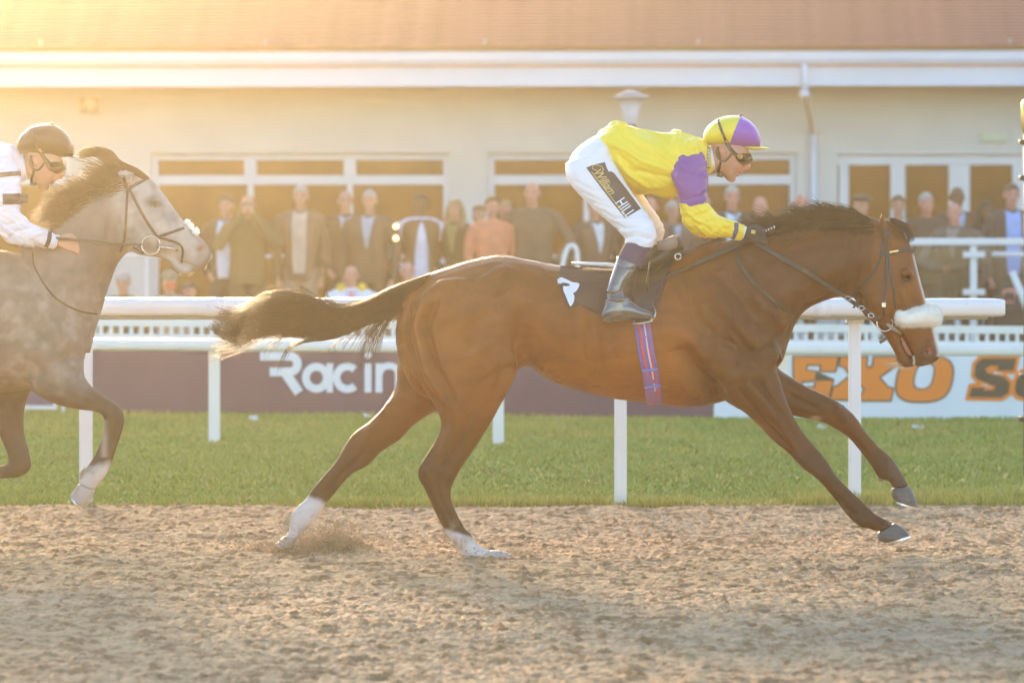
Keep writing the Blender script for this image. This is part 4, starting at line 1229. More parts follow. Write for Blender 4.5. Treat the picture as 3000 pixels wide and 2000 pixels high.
# ---- grey horse
GH = [(408, 505, 340, 650, .066), (440, 522, 352, 690, .08), (466, 548, 372, 722, .09), (498, 591, 402, 745, .094), (524, 628, 440, 752, .082), (545, 655, 474, 758, .068), (566, 676, 500, 762, .058), (586, 694, 518, 766, .052),
      (603, 712, 532, 774, .050), (615, 730, 548, 784, .050), (618, 748, 564, 792, .044), (604, 774, 576, 794, .03)]
GJ = [(500, 745, 462, 752, .048), (520, 758, 486, 766, .042), (538, 772, 504, 782, .038), (552, 786, 518, 795, .034), (566, 797, 534, 803, .022)]
GN = [(60, 730, 262, 1040, .17), (125, 680, 280, 970, .15), (185, 625, 300, 900, .13), (245, 575, 322, 830, .112), (305, 535, 345, 772, .098), (360, 508, 372, 742, .088), (405, 505, 400, 735, .08)]
GT = [(252, 960, 246, 1055, .10), (205, 860, 215, 1085, .17), (130, 780, 140, 1125, .22), (50, 742, 50, 1145, .25), (-60, 730, -60, 1152, .27), (-180, 758, -180, 1160, .285), (-320, 772, -320, 1150, .285), (-450, 768, -450, 1110, .28),
      (-560, 745, -560, 1105, .28), (-650, 760, -660, 1150, .26), (-720, 800, -730, 1120, .2), (-755, 880, -762, 1020, .1)]
GF1 = [(246, 1050, 60, 1080, .09, -.08), (250, 1105, 95, 1145, .08, -.10), (290, 1150, 150, 1178, .068, -.11), (336, 1178, 215, 1196, .056, -.11), (360, 1202, 280, 1206, .05, -.11), (364, 1238, 304, 1224, .045, -.11), (352, 1285, 302, 1266, .034, -.11),
       (338, 1326, 288, 1310, .029, -.11), (322, 1368, 270, 1345, .031, -.11), (308, 1396, 250, 1372, .037, -.11), (290, 1418, 238, 1398, .034, -.11), (276, 1436, 230, 1418, .036, -.11)]
GF2 = [(120, 1060, -70, 1080, .09, .08), (95, 1130, -45, 1150, .08, .10), (72, 1195, -25, 1215, .065, .11), (70, 1262, 2, 1285, .052, .11), (84, 1320, 22, 1332, .048, .11), (92, 1368, 22, 1356, .046, .11), (60, 1396, 4, 1362, .038, .11),
       (10, 1400, -20, 1368, .029, .11), (-50, 1402, -62, 1366, .029, .11), (-105, 1402, -112, 1356, .034, .11), (-140, 1385, -132, 1340, .033, .11)]
GY = .62
grey = horse_root(-250, GY, 'horse', 'grey horse with dark mane behind on the left, one knee lifted, tufts on its noseband')
mb = MB()
for L in (GH, GJ, GN, GT, GF1, GF2): mb.add(*loft(L, y0=GY, sub=5, n=28))
mb.add(*loft(HINDN, dx=-1910, dy=2, y0=GY, sub=4, n=20)); mb.add(*loft(HINDF, dx=-1910, dy=2, y0=GY, sub=4, n=20))
mb.add(*loft([(372, 498, 362, 512, .006, -.05), (345, 492, 342, 520, .016, -.052), (395, 505, 385, 545, .024, -.05)][::-1], y0=GY, n=12))
for sy in (-1, 1):
    mb.ball(W(455, 596, GY + sy * .080), (.032, .018, .022)); mb.ball(W(420, 680, GY + sy * .05), (.085, .035, .08)); mb.ball(W(580, 728, GY + sy * .036), (.026, .016, .028))
    mb.ball(W(120, 1010, GY + sy * .14), (.12, .07, .13))
    mb.ball(W(-560, 930, GY + sy * .16), (.2, .10, .2))
me = fuse(mb, .0085, 5)
GSTR = [([(440, 590), (455, 580), (472, 590)], 9, .012), ([(457, 600)], 10, -.012), ([(440, 618), (470, 625)], 7, .006), ([(470, 640), (500, 700)], 8, .006), ([(345, 640), (365, 700), (400, 742)], 8, -.010), ([(590, 724), (596, 734)], 8, -.018),
        ([(520, 770), (550, 775), (575, 790)], 5, -.012), ([(330, 620), (310, 720), (330, 760)], 12, -.008), ([(300, 560), (230, 700), (200, 820)], 26, .009), ([(360, 720), (320, 780), (270, 880), (250, 960)], 12, -.008),
        ([(60, 850), (120, 960), (180, 1060)], 20, -.010), ([(120, 820), (190, 940), (225, 1030)], 18, .008), ([(100, 1010), (160, 1080)], 40, .015), ([(140, 1130), (260, 1180), (330, 1200)], 10, -.006), ([(320, 1250), (300, 1320), (270, 1370)], 6, -.005),
        ([(20, 1180), (50, 1290)], 10, -.006), ([(340, 1215), (352, 1232)], 12, .006)]
def grey_disp(V, N): return strokes_disp(V, N, GSTR) + .003 * fbm(V, (5, 5, 5), 2, 13)
def grey_colour(V, N):
    px, py = PX(V); n1 = fbm(V, (4, 4, 4), 3, 4); n2 = fbm(V, (20, 20, 20), 2, 9); n3 = fbm(V, (24, 24, 24), 2, 19)
    c = np.tile(np.array([.225, .175, .140]), (len(V), 1))
    head = sstep(px + (700 - py) * .3, 330, 400) * (py < 830)
    c = q4(c, (.46, .41, .37), np.clip(head * (.8 + .5 * n2), 0, 1))
    dap = np.clip(n2 * 1.3 + .15 + .5 * n3, 0, 1) * sstep(py, 700, 960) * (px < 300)
    c = q4(c, (.37, .32, .29), dap * .45)
    c = q4(c, (.075, .045, .027), sstep(py + 20 * n1, 1060, 1180) * .95)
    c = q4(c, (.13, .085, .06), np.exp(-(((px - 300) / 60) ** 2 + ((py - 780) / 90) ** 2)) * .7)
    muz = sstep(px + py * .4, 860, 905) * (px > 480); c = q4(c, (.24, .19, .165), np.clip(muz, 0, 1) * .7)
    eyeb = np.exp(-(((px - 445) / 28) ** 2 + ((py - 590) / 20) ** 2)); c = q4(c, (.11, .085, .07), np.clip(eyeb * 1.1, 0, 1) * .8)
    no = np.exp(-(((px - 590) / 14) ** 2 + ((py - 728) / 12) ** 2)); c = q4(c, (.36, .17, .10), np.clip(no, 0, 1) * .8)
    sock = sstep(py + 12 * n2 - (330 - px) * .25, 1335, 1372) * (px > 180) * (px < 350) * (V[:, 1] < GY)
    c = q4(c, (.60, .52, .47), sock)
    c = q4(c, (.46, .36, .30), (np.exp(-((px - 305) / 10.) ** 2) * (py > 1230) * (py < 1340)) * .6)
    return c * (1 + .12 * n3[:, None])
grey_body, bvh_grey = finish(me, 'body', m_grey, grey, grey_disp, grey_colour)
eye(grey, 457, 600, bvh_grey, y0=GY)
hoof(grey, [(278, 1436, 230, 1416, .037), (272, 1454, 220, 1430, .045), (262, 1474, 210, 1444, .051), (246, 1490, 205, 1452, .05)], ((206, 1452), (238, 1492)), -.11, GY, m_hoofl, .052)
hoof(grey, [(-140, 1386, -132, 1340, .037), (-160, 1376, -148, 1326, .045), (-185, 1356, -166, 1310, .05)], ((-190, 1350), (-166, 1306)), .11, GY, m_hoof, .052)
hoof(grey, [(1438, 1611, 1402, 1637, .036), (1460, 1611, 1432, 1640, .044), (1484, 1616, 1462, 1642, .050), (1501, 1623, 1484, 1642, .045)], None, -.14, GY, m_hoof, .05, dx=-1910, dy=2)
hoof(grey, [(872, 1575, 834, 1568, .035), (866, 1592, 822, 1578, .044), (858, 1606, 812, 1588, .050), (848, 1616, 806, 1592, .048)], None, .14, GY, m_hoof, .05, dx=-1910, dy=2)
gc = resample([(60, 735), (125, 680), (185, 628), (245, 578), (305, 540), (360, 512), (400, 508)], 3)
P = [mane(1300, 42, 32, 80, 105, GY, .05, .38, 1, bend=-.6, clumps=34, pos=gc, root_off=(0, 24)), mane(900, 8, -6, 70, 80, GY - .05, .06, .36, 1, bend=-.2, clumps=30, pos=gc, root_off=(0, 50)),
     mane(300, 70, 50, 60, 70, GY, .05, .45, .9, bend=-.9, clumps=20, pos=gc)]
hair_obj('mane', P, .0017, m_hair2, grey)
P = [hairs([(438, 520), (400, 492), (350, 470), (320, 440), (262, 432), (225, 448)], [(425, 528), (380, 508), (330, 500), (300, 470), (275, 455), (235, 462)], 700, 22, 4, GY, .05, tmax=(.7, 1.05), curl=.2)]
hair_obj('forelock', P, .0015, m_hair2, grey)
P = [hairs([(528, 798), (520, 806), (530, 810)], [(575, 796), (568, 806), (558, 812)], 70, 6, 2, GY, .05, tmax=(.5, 1)),
     hairs([(604, 778), (600, 790), (590, 792)], [(616, 750), (620, 756), (622, 760)], 20, 6, 1, GY, .04, tmax=(.4, .9))]
hair_obj('whiskers', P, .0008, m_whisk, grey)
P = [hairs([(250, 1366), (238, 1380), (230, 1392)], [(246, 1392), (238, 1400), (234, 1408)], 80, 8, 2, GY - .11, .04, tmax=(.5, 1))]
hair_obj('fetlock_hair', P, .0012, M('pale_fetlock_hair', (.5, .42, .32), .6, .1, 20), grey)
P = [hairs([(a_ - 1910, b_ + 6) for a_, b_ in up], [(a_ - 1910, b_ + 6) for a_, b_ in lo], 500, 16, 8, GY, .12, curl=.4)]
hair_obj('tail', P, .0022, m_hair2, grey)

# ---- tack: bridle of the bay
br = empty('bridle', W(2600, 900, -.05), label='dark leather bridle and reins with a thick white sheepskin noseband on the bay horse', cat='bridle')
B1 = [bvh_bay]
def st(name, pts, w, mat=m_leather, bv=B1, root=br, **k):
    m = MB(); r_ = strap(m, bv, pts, w, **k); m.obj(name, mat, root, world_pts=True, smooth=False); return r_
st('cheek_strap', [(2598, 700), (2598, 748), (2594, 830), (2589, 880), (2589, 925)], 8)
st('headpiece', [(2594, 668), (2597, 702)], 12)
st('throat_latch', [(2585, 700), (2580, 746), (2572, 778), (2546, 812), (2515, 842), (2498, 868)], 7)
st('noseband_strap', [(2600, 738), (2606, 775), (2614, 840), (2624, 905)], 7)
st('browband', [(2576, 744), (2606, 742), (2640, 733), (2664, 731), (2681, 734)], 12, thick=.006)
st('browband_trim', [(2606, 739), (2632, 734)], 6, m_gold, thick=.010)
m = MB(); y_ = hit(B1, 2589, 950, 0) - .012
def ring(mb, cx, cy, r, y, rad, n=26, sq=1.0, tilt=0.0):
    P = [W(cx + r * math.cos(t), cy + r * sq * math.sin(t), y + tilt * math.cos(t)) for t in np.linspace(0, 2 * math.pi, n)]
    mb.tube(P, rad, 8)
ring(m, 2592, 947, 23, y_, .0042); m.obj('bit_ring', m_steel, br, smooth=True, world_pts=True)
m = MB(); m.tube([W(2598, 948, y_ + .004), W(2616, 962, y_ + .004), W(2640, 978, y_ + .02)], [.008, .011, .005], 10); m.obj('bit_mouthpiece', M('bit_guard', (.34, .27, .21), .5, .1, 20), br, smooth=True, world_pts=True)
m = MB().bbox(-.010, .010, -.004, .004, -.012, .012, .002)
m.v = [tuple(np.array(v) + np.array(W(2589, 893, hit(B1, 2589, 893, 0) - .009))) for v in m.v]; m.obj('buckle', m_steel, br, world_pts=True)
# rein: hand to ring, two layers with stops
rein_pts = [(2214, 712), (2248, 732), (2361, 796), (2470, 866), (2547, 918), (2578, 940)]
st('rein', rein_pts, [13, 14, 13, 12, 12], m_leather, fixed=[-.115, -.16, -.165, -.15, -.125, -.115], thick=.006)
st('rein_keeper', [(2352, 790), (2366, 799)], 17, m_brown_leather, fixed=[-.172, -.172], thick=.006)
for c_ in ((2484, 874), (2524, 902), (2552, 924)):
    m = MB(); ring(m, c_[0], c_[1], 8, -.14, .0028, 16, .8); m.obj('rein_buckle', m_steel, br, smooth=True, world_pts=True)
st('rein_stop', [(2500, 902), (2514, 880)], 7, m_brown_leather, fixed=[-.145, -.145])
st('chin_strap', [(2578, 968), (2596, 958)], 8, m_brown_leather)
st('chin_strap', [(2577, 1004), (2598, 990)], 9, m_brown_leather, fixed=[-.03, -.03], thick=.004)
# far rein
st('rein', [(2230, 700), (2330, 730), (2480, 800), (2560, 900)], 10, fixed=[.11, .15, .14, .10], back=True)
# sheepskin noseband
mb = MB(); mb.add(*loft([(2616, 914, 2617, 944, .075), (2621, 902, 2623, 955, .102), (2645, 900, 2648, 963, .110), (2680, 895, 2683, 962, .106), (2712, 889, 2717, 959, .098), (2736, 892, 2743, 955, .080), (2751, 903, 2754, 946, .054), (2757, 916, 2758, 934, .03)], sub=4, n=28, ex=.9))
me = fuse(mb, .005, 3)
def fleece_d(V, N): return .0018 * fbm(V, (70, 70, 70), 2, 5) + .0015 * fbm(V, (28, 28, 28), 2, 6)
fo, bf = finish(me, 'sheepskin_noseband', m_fleece, br, fleece_d)
Vf, Nf = arrays(fo.data); off_ = np.array(br.location); Vf = Vf + off_
sel = hr.choice(len(Vf), 9000)
base_ = Vf[sel]; dirn = Nf[sel] + hr.standard_normal((9000, 3)) * .35; dirn /= np.linalg.norm(dirn, axis=1, keepdims=True)
s_ = np.linspace(0, 1, 4)[None, :, None]
fur = base_[:, None, :] + dirn[:, None, :] * s_ * .008 + hr.standard_normal((9000, 1, 3)) * s_ ** 2 * .0025
Vh, Fh = strands(fur, .0006, .4)
fast_mesh('fleece_fibres', Vh, Fh, m_fleece, br)

# neck strap / breast girth
ns = empty('breast_girth', W(2200, 900, -.15), label='narrow dark leather neck strap slanting down the bay\'s shoulder to its chest', cat='strap')
st('strap', [(2154, 728), (2166, 770), (2212, 832), (2276, 888), (2310, 914), (2332, 924)], [11, 10, 9, 8], root=ns)
st('strap', [(2154, 728), (2166, 770), (2212, 832), (2276, 888), (2310, 914), (2330, 922)], 9, root=ns, back=True)

# grey's bridle
gb = empty('bridle', W(420, 620, GY), label='plain dark bridle with large bit ring and small white nose tufts on the grey horse', cat='bridle')
BG = [bvh_grey]
def sg(name, pts, w, mat=m_brown_leather, **k):
    m = MB(); strap(m, BG, pts, w, mat and GY, **k); m.obj(name, mat, gb, world_pts=True)
sg('browband', [(372, 558), (402, 538), (436, 520)], 9); sg('cheek_strap', [(376, 552), (398, 590), (430, 650), (462, 695)], 9); sg('throat_latch', [(374, 552), (370, 620), (366, 690), (352, 740)], 7)
sg('noseband', [(462, 694), (500, 682), (540, 668)], 9); sg('noseband_drop', [(462, 694), (530, 720), (532, 770)], 8); sg('headpiece', [(372, 556), (362, 520)], 9)
m = MB(); yq = hit(BG, 442, 718, GY) - .014; ring(m, 442, 718, 27, yq, .0042); m.obj('bit_ring', m_steel, gb, smooth=True, world_pts=True)
m = MB(); m.tube([W(458, 722, yq), W(500, 726, yq), W(520, 734, yq + .02)], .006, 8); m.obj('bit_mouthpiece', m_steel, gb, smooth=True, world_pts=True)
m = MB(); ring(m, 398, 720, 9, yq, .003, 16); m.obj('rein_buckle', m_steel, gb, smooth=True, world_pts=True)
sg('rein', [(150, 696), (240, 704), (330, 714), (415, 716)], 8, fixed=[GY - .16, GY - .17, GY - .15, GY - .12])
sg('rein', [(420, 742), (390, 724)], 6, fixed=[GY - .12, GY - .13])
for q, (px, py, r_) in enumerate(((549, 650, .016), (556, 662, .020), (574, 678, .022), (560, 672, .017))):
    m = MB(); m.ball(W(px, py, GY - .02 + .02 * (q % 2)), (r_, r_, r_), 16, 12)
    V = np.array(m.v); c_ = V.mean(0); n_ = (V - c_) / r_; V = V + n_ * (.005 * fbm(V, (80, 80, 80), 2, q))[:, None]; m.v = [tuple(v) for v in V]
    m.obj('nose_tuft', m_fleece, gb, smooth=True, world_pts=True)
gs = empty('breast_girth', W(180, 860, GY - .15), label='thin dark strap curving round the grey horse\'s chest', cat='strap')
m = MB(); strap(m, BG, [(95, 740), (105, 790), (160, 870), (230, 910), (285, 920)], 6, GY); m.obj('strap', m_brown_leather, gs, world_pts=True)

# kicked-up sand behind the hind hooves
sp = np.random.default_rng(5); n_ = 5200
def spray(n, cx, cz, cy, sx, sz, sy): return np.stack([cx + sp.standard_normal(n) * sx, cy + sp.standard_normal(n) * sy, np.abs(cz + sp.standard_normal(n) * sz)], 1)
c_ = W(958, 1590, .1); d_ = W(905, 1600, .1)
G = np.vstack([spray(6000, c_[0] + .02, .025, .10, .085, .05, .08), spray(3500, d_[0] - .05, .01, .1, .15, .03, .1), spray(260, c_[0] - .1, .06, .1, .30, .07, .2), spray(500, W(1000, 0, .1)[0], .07, .1, .03, .035, .05), spray(400, W(1540, 0, 0)[0], .0, -.12, .06, .02, .06), spray(160, c_[0] + .05, .1, .1, .13, .06, .1)])
G = np.vstack([G, spray(70, -.93, .05, .1, .35, .09, .2), spray(40, -.25, .02, -.1, .22, .05, .15)])
r_ = .0018 + .004 * sp.random(len(G)) ** 3; r_[-110:] = .003 + .007 * sp.random(110)
tet = np.array([[1, 1, 1], [1, -1, -1], [-1, 1, -1], [-1, -1, 1]]) / 1.7
V = (G[:, None, :] + tet[None] * r_[:, None, None] * (.7 + .6 * sp.random((len(G), 4, 1)))).reshape(-1, 3)
Fc = (np.arange(len(G))[:, None, None] * 4 + np.array([[0, 1, 2], [0, 3, 1], [0, 2, 3], [1, 3, 2]])[None]).reshape(-1, 3)
o = fast_mesh('sand_spray', V, Fc, m_sandp, smooth=False); tag(o, 'sand thrown up in a low cloud behind the far hind hoof of the bay horse', 'sand', kind='stuff')
# ---------------------------------------------------------------- jockeys
m_skin = M('skin', (.56, .29, .20), .5, .06, 14, .0004, 200, sss=.15, attr=True)
m_silk_y = M('yellow_silk', (.92, .70, .055), .42, .04, 8, .0006, 160, sheen=.2, spec=.4)
m_silk_p = M('purple_silk', (.20, .062, .32), .42, .05, 8, .0006, 160, sheen=.2)
m_cap = M('cap_silk', (.5, .5, .5), .35, .03, 8, .0005, 90, attr=True, sheen=.2)
m_breech = M('white_breeches', (.80, .80, .84), .55, .03, 8, .0006, 140)
m_boot = M('patent_boot', (.045, .055, .065), .14, .1, 8, .0006, 14, coat=1.0, spec=1.0)
m_sock = M('navy_sock', (.06, .05, .11), .85, .1, 20, .001, 200)
m_glove = M('black_glove', (.035, .030, .026), .6, .15, 20, .001, 120)
m_navy = M('navy_band', (.07, .07, .20), .5, .1, 20)
m_helm = M('black_helmet', (.035, .026, .018), .35, .1, 20, .0006, 60)
m_whites = M('white_silk', (.76, .74, .82), .45, .03, 8, .0006, 120)
m_darkband = M('dark_armband', (.07, .05, .045), .5, .1, 20)
m_strapb = M('harness_brown', (.14, .075, .04), .55, .1, 20)
m_gog = M('goggle_frame', (.035, .025, .018), .25, .1, 20, coat=.3)
m_lens = M('goggle_lens', (.05, .035, .02), .05, .05, 20, spec=.8)
m_patch = M('dark_patch', (.075, .062, .058), .6, .06, 20)
m_goldp = M('print_gold', (.62, .48, .16), .5, .04, 20)
m_cloth = M('saddle_cloth_black', (.065, .045, .042), .8, .12, 12, .0015, 120)

TORSO = [(1748, 400, 1762, 446, .10, 0), (1762, 384, 1784, 466, .145, 0), (1786, 370, 1796, 495, .165, 0), (1815, 361, 1820, 540, .175, 0), (1852, 369, 1862, 564, .178, 0), (1900, 383, 1910, 572, .180, 0),
         (1950, 387, 1955, 580, .19, 0), (1992, 389, 2000, 574, .195, 0), (2028, 398, 2036, 545, .175, 0), (2052, 405, 2058, 520, .12, 0), (2070, 414, 2078, 498, .075, 0)]
ARM_UP = [(1975, 462, 2040, 436, .06, -.135), (1967, 485, 2062, 455, .070, -.155), (1966, 510, 2072, 490, .070, -.175), (1976, 545, 2074, 530, .070, -.195), (1986, 580, 2070, 568, .064, -.20), (1990, 606, 2074, 600, .062, -.20)]
ARM_LO = [(1990, 598, 2072, 596, .060, -.20), (1994, 632, 2082, 608, .062, -.20), (2010, 664, 2100, 628, .060, -.195), (2045, 690, 2122, 640, .052, -.185), (2090, 696, 2146, 648, .047, -.17), (2136, 699, 2160, 653, .042, -.15), (2162, 702, 2176, 660, .036, -.14), (2172, 702, 2182, 664, .033, -.135)]
PELV = [(1756, 392, 1800, 410, .10, 0), (1722, 410, 1806, 440, .15, 0), (1690, 435, 1812, 478, .18, 0), (1668, 466, 1822, 500, .175, 0), (1664, 490, 1800, 520, .12, 0)]
THIGH = [(1656, 478, 1790, 432, .10, -0.075), (1657, 512, 1806, 470, .11, -0.1), (1674, 545, 1822, 512, .108, -0.13), (1706, 580, 1842, 548, .10, -0.16), (1745, 618, 1866, 584, .092, -0.19), (1782, 650, 1890, 616, .085, -0.22), (1812, 678, 1912, 646, .078, -0.245), (1828, 698, 1924, 676, .072, -0.26), (1832, 716, 1922, 700, .064, -0.27), (1842, 728, 1912, 724, .054, -0.275)]
SOCKL = [(1836, 705, 1906, 712, .056, -0.27), (1826, 722, 1904, 734, .058, -0.28), (1815, 744, 1890, 762, .058, -0.29), (1806, 762, 1878, 786, .052, -0.3)]
BOOT = [(1808, 752, 1879, 778, .056, -0.3), (1802, 772, 1870, 792, .056, -0.305), (1792, 800, 1856, 808, .053, -0.315), (1783, 828, 1840, 830, .048, -0.325), (1775, 852, 1830, 850, .043, -0.335), (1774, 872, 1836, 862, .042, -0.34), (1768, 892, 1846, 876, .042, -0.345), (1764, 920, 1850, 890, .040, -0.35), (1768, 940, 1846, 916, .036, -0.355)]
FOOT = [(1764, 906, 1764, 944, .030, -0.355), (1784, 880, 1784, 946, .038, -0.352), (1812, 874, 1812, 943, .040, -0.35), (1846, 880, 1846, 940, .042, -0.345), (1876, 897, 1878, 938, .044, -0.34), (1900, 908, 1902, 936, .040, -0.335), (1914, 915, 1915, 934, .026, -0.33)]
CAP = [(2061, 398, 2063, 412, .03, 0), (2068, 380, 2070, 420, .062, 0), (2082, 363, 2084, 427, .085, 0), (2104, 347, 2104, 430, .102, 0), (2136, 339, 2136, 434, .110, 0), (2168, 340, 2168, 437, .106, 0), (2196, 354, 2196, 436, .090, 0), (2216, 376, 2216, 434, .066, 0), (2227, 400, 2227, 431, .035, 0)]
FACE = [(2082, 420, 2190, 430, .078, 0), (2082, 440, 2194, 448, .078, 0), (2086, 458, 2190, 464, .074, 0), (2092, 474, 2186, 478, .070, 0), (2098, 488, 2174, 490, .064, 0), (2106, 500, 2169, 500, .056, 0), (2114, 511, 2159, 510, .048, 0), (2124, 522, 2154, 519, .038, 0), (2132, 530, 2149, 529, .024, 0)]
NOSE = [(2178, 446, 2198, 446, .011, 0), (2176, 462, 2194, 461, .013, 0), (2172, 476, 2197, 477, .017, 0), (2168, 488, 2200, 489, .022, 0), (2166, 495, 2194, 497, .022, 0), (2166, 500, 2182, 502, .016, 0)]
NECKJ = [(2060, 430, 2078, 500, .07, 0), (2076, 430, 2096, 500, .064, 0), (2092, 432, 2118, 512, .060, 0), (2104, 430, 2138, 500, .06, 0)]

def jockey(dx, dy, y0, name_label, sil, sleeve_up, capkind, body_mat, glove, deco):
    base = W(1850 + dx, 900 + dy, y0)
    root = empty('jockey', base, label=name_label, cat='jockey')
    k = dict(dx=dx, dy=dy, y0=y0)
    def P(px, py, y): return W(px + dx, py + dy, y0 + y)
    def thin(S, f): 
        o = []
        for s in S:
            s = list(s) + [0] * (6 - len(s)); cx, cy = (s[0] + s[2]) / 2, (s[1] + s[3]) / 2
            o.append((cx + (s[0] - cx) * f, cy + (s[1] - cy) * f, cx + (s[2] - cx) * f, cy + (s[3] - cy) * f, s[4] * f, s[5]))
        return o
    # the body: one continuous surface, mostly under the clothes
    mb = MB()
    mb.add(*loft(FACE, n=28, **k)); mb.add(*loft(NOSE, n=14, **k)); mb.add(*loft(NECKJ, n=20, **k))
    mb.add(*loft(thin([(2070, 400, 2190, 430, .085, 0), (2100, 360, 2200, 400, .085, 0), (2140, 350, 2190, 370, .05, 0)], .92), n=20, **k))
    mb.ball(P(2143, 524, 0), (.022, .022, .017)); mb.ball(P(2168, 504.5, 0), (.014, .022, .007)); mb.ball(P(2161, 513, 0), (.014, .019, .0075))
    mb.ball(P(2184, 455, 0), (.016, .05, .012))
    for sy in (-1, 1):
        mb.ball(P(2150, 482, sy * .046), (.035, .022, .028))
        mb.add(*loft([(2108, 432, 2124, 432, .010, sy * .076), (2106, 442, 2128, 440, .014, sy * .080), (2110, 452, 2126, 450, .012, sy * .079), (2114, 461, 2122, 460, .008, sy * .075)], n=12, **k))
    mb.add(*loft(thin(TORSO, .86), **k)); mb.add(*loft(thin(PELV, .88), **k))
    mb.add(*loft([(1765, 400, 1790, 440, .13, 0), (1745, 430, 1800, 500, .13, 0)], **k))
    for fl_ in (1, -1):
        mb.add(*loft(thin(THIGH, .84), yflip=fl_, **k)); mb.add(*loft(thin(SOCKL, .8), yflip=fl_, **k)); mb.add(*loft(thin(BOOT, .8), yflip=fl_, **k)); mb.add(*loft(thin(FOOT, .8), yflip=fl_, **k))
        mb.add(*loft(thin(ARM_UP, .8), yflip=fl_, **k)); mb.add(*loft(thin(ARM_LO, .8), yflip=fl_, **k))
        # hand: palm, four curled fingers, thumb
        add_hand(mb, P, fl_, .92)
    me = fuse(mb, .0040, 2)
    def fd(V, N):
        px, py = PX(V); d = strokes_disp(V, N, [([(2186, 462), (2170, 470), (2178, 458)], 7, -.004), ([(2176, 500), (2160, 506)], 3, -.004), ([(2172, 506), (2150, 509)], 2.2, -.005), ([(2168, 488), (2156, 504)], 4, -.002),
                                                ([(2116, 440), (2118, 450)], 4, -.006), ([(2148, 515), (2162, 518)], 4, -.002)], dx=dx, dy=dy)
        return d
    def bc(V, N):
        px, py = PX(V); px = px - dx; py = py - dy
        c = np.tile(np.array([.56, .29, .20]), (len(V), 1))
        red = np.exp(-(((px - 2186) / 9) ** 2 + ((py - 490) / 9) ** 2)) + .8 * np.exp(-(((px - 2116) / 8) ** 2 + ((py - 442) / 12) ** 2)) + .5 * np.exp(-(((px - 2150) / 16) ** 2 + ((py - 480) / 14) ** 2))
        c = q4(c, (.62, .20, .15), np.clip(red, 0, 1) * .6)
        lip = np.exp(-(((px - 2166) / 8) ** 2 + ((py - 508) / 5) ** 2)); c = q4(c, (.42, .13, .11), np.clip(lip, 0, 1) * .8)
        c = q4(c, (.30, .17, .12), np.clip(np.exp(-(((px - 2140) / 26) ** 2 + ((py - 520) / 10) ** 2)), 0, 1) * .35)
        return c
    _, bvb = finish(me, 'body', body_mat, root, fd, bc)
    # silks: wrinkled shell over torso
    mb = MB(); mb.add(*loft(TORSO, sub=5, n=30, **k))
    mb.add(*loft([(1970, 440, 2030, 400, .08, -.09), (1985, 470, 2050, 425, .08, -.13), (1990, 500, 2055, 460, .06, -.14)], **k))
    mb.add(*loft([(1970, 440, 2030, 400, .08, .09), (1985, 470, 2050, 425, .08, .13), (1990, 500, 2055, 460, .06, .14)], **k))
    mb.ball(P(1984, 386, .02), (.03, .05, .016)); mb.ball(P(1812, 372, 0), (.05, .11, .03))
    me = fuse(mb, .0045, 2)
    S = [([(1796, 440), (1860, 500), (1960, 520), (1990, 515)], 9, -.009), ([(1800, 455), (1850, 520), (1900, 548), (1960, 548)], 8, .008), ([(1800, 420), (1880, 470), (1970, 500)], 8, .008), ([(1786, 435), (1820, 500), (1870, 550)], 7, -.007),
         ([(1840, 400), (1890, 440), (1960, 490)], 10, -.006), ([(1880, 400), (1940, 450), (1975, 480)], 9, .006), ([(1990, 395), (2010, 430), (2040, 440)], 6, -.006), ([(2010, 400), (2035, 430), (2060, 440)], 5, .005),
         ([(1860, 560), (1950, 570), (1985, 560)], 6, .006), ([(1830, 530), (1900, 556), (1980, 545)], 6, -.005), ([(1985, 390), (1975, 420), (1960, 450)], 6, .005), ([(2045, 420), (2060, 450), (2062, 490)], 5, -.005), ([(1820, 380), (1840, 420)], 9, -.006)]
    def sd(V, N):
        Q = V @ np.array([[.82, 0, .57], [0, 1, 0], [-.57, 0, .82]])
        f = fbm(Q, (4, 9, 17), 3, 21); r = 1 - np.abs(f)
        return strokes_disp(V, N, S, dx=dx, dy=dy) * 1.5 + .012 * (r ** 2 - .5) + .003 * fbm(V, (20, 20, 20), 2, 2)
    sh, bvs = finish(me, 'silk_shirt', sil, root, sd)
    outs = {'root': root, 'shirt': bvs, 'P': P}
    for fl_ in (1, -1):
        mb = MB(); mb.add(*loft(ARM_UP, n=24, sub=5, yflip=fl_, **k)); mb.ball(P(2016, 470, -.145 * fl_), (.066, .058, .050)); me = fuse(mb, .005, 3)
        def ad(V, N):
            r = 1 - np.abs(fbm(V @ np.array([[.9, 0, -.4], [0, 1, 0], [.4, 0, .9]]), (7, 9, 20), 3, 5 + fl_)); return .008 * (r ** 2 - .55) + strokes_disp(V, N, [([(1975, 495), (2020, 510), (2066, 525)], 6, -.007), ([(1985, 540), (2030, 520), (2060, 500)], 5, -.006), ([(1975, 470), (2010, 500)], 5, .005), ([(1990, 590), (2060, 575)], 5, -.006)], dx=dx, dy=dy)
        s1, b1 = finish(me, 'upper_sleeve', sleeve_up, root, ad)
        mb = MB(); mb.add(*loft(ARM_LO, n=24, sub=5, yflip=fl_, **k)); me = fuse(mb, .0048, 3)
        def ad2(V, N):
            r = 1 - np.abs(fbm(V @ np.array([[.8, 0, .6], [0, 1, 0], [-.6, 0, .8]]), (7, 9, 22), 3, 9 + fl_)); return .013 * (r ** 2 - .55) + strokes_disp(V, N, [([(2010, 640), (2050, 630), (2080, 618)], 5, -.006), ([(2030, 680), (2060, 655), (2110, 640)], 5, -.005), ([(2080, 690), (2110, 665), (2140, 655)], 5, .005)], dx=dx, dy=dy)
        s2, b2 = finish(me, 'lower_sleeve', sil, root, ad2)
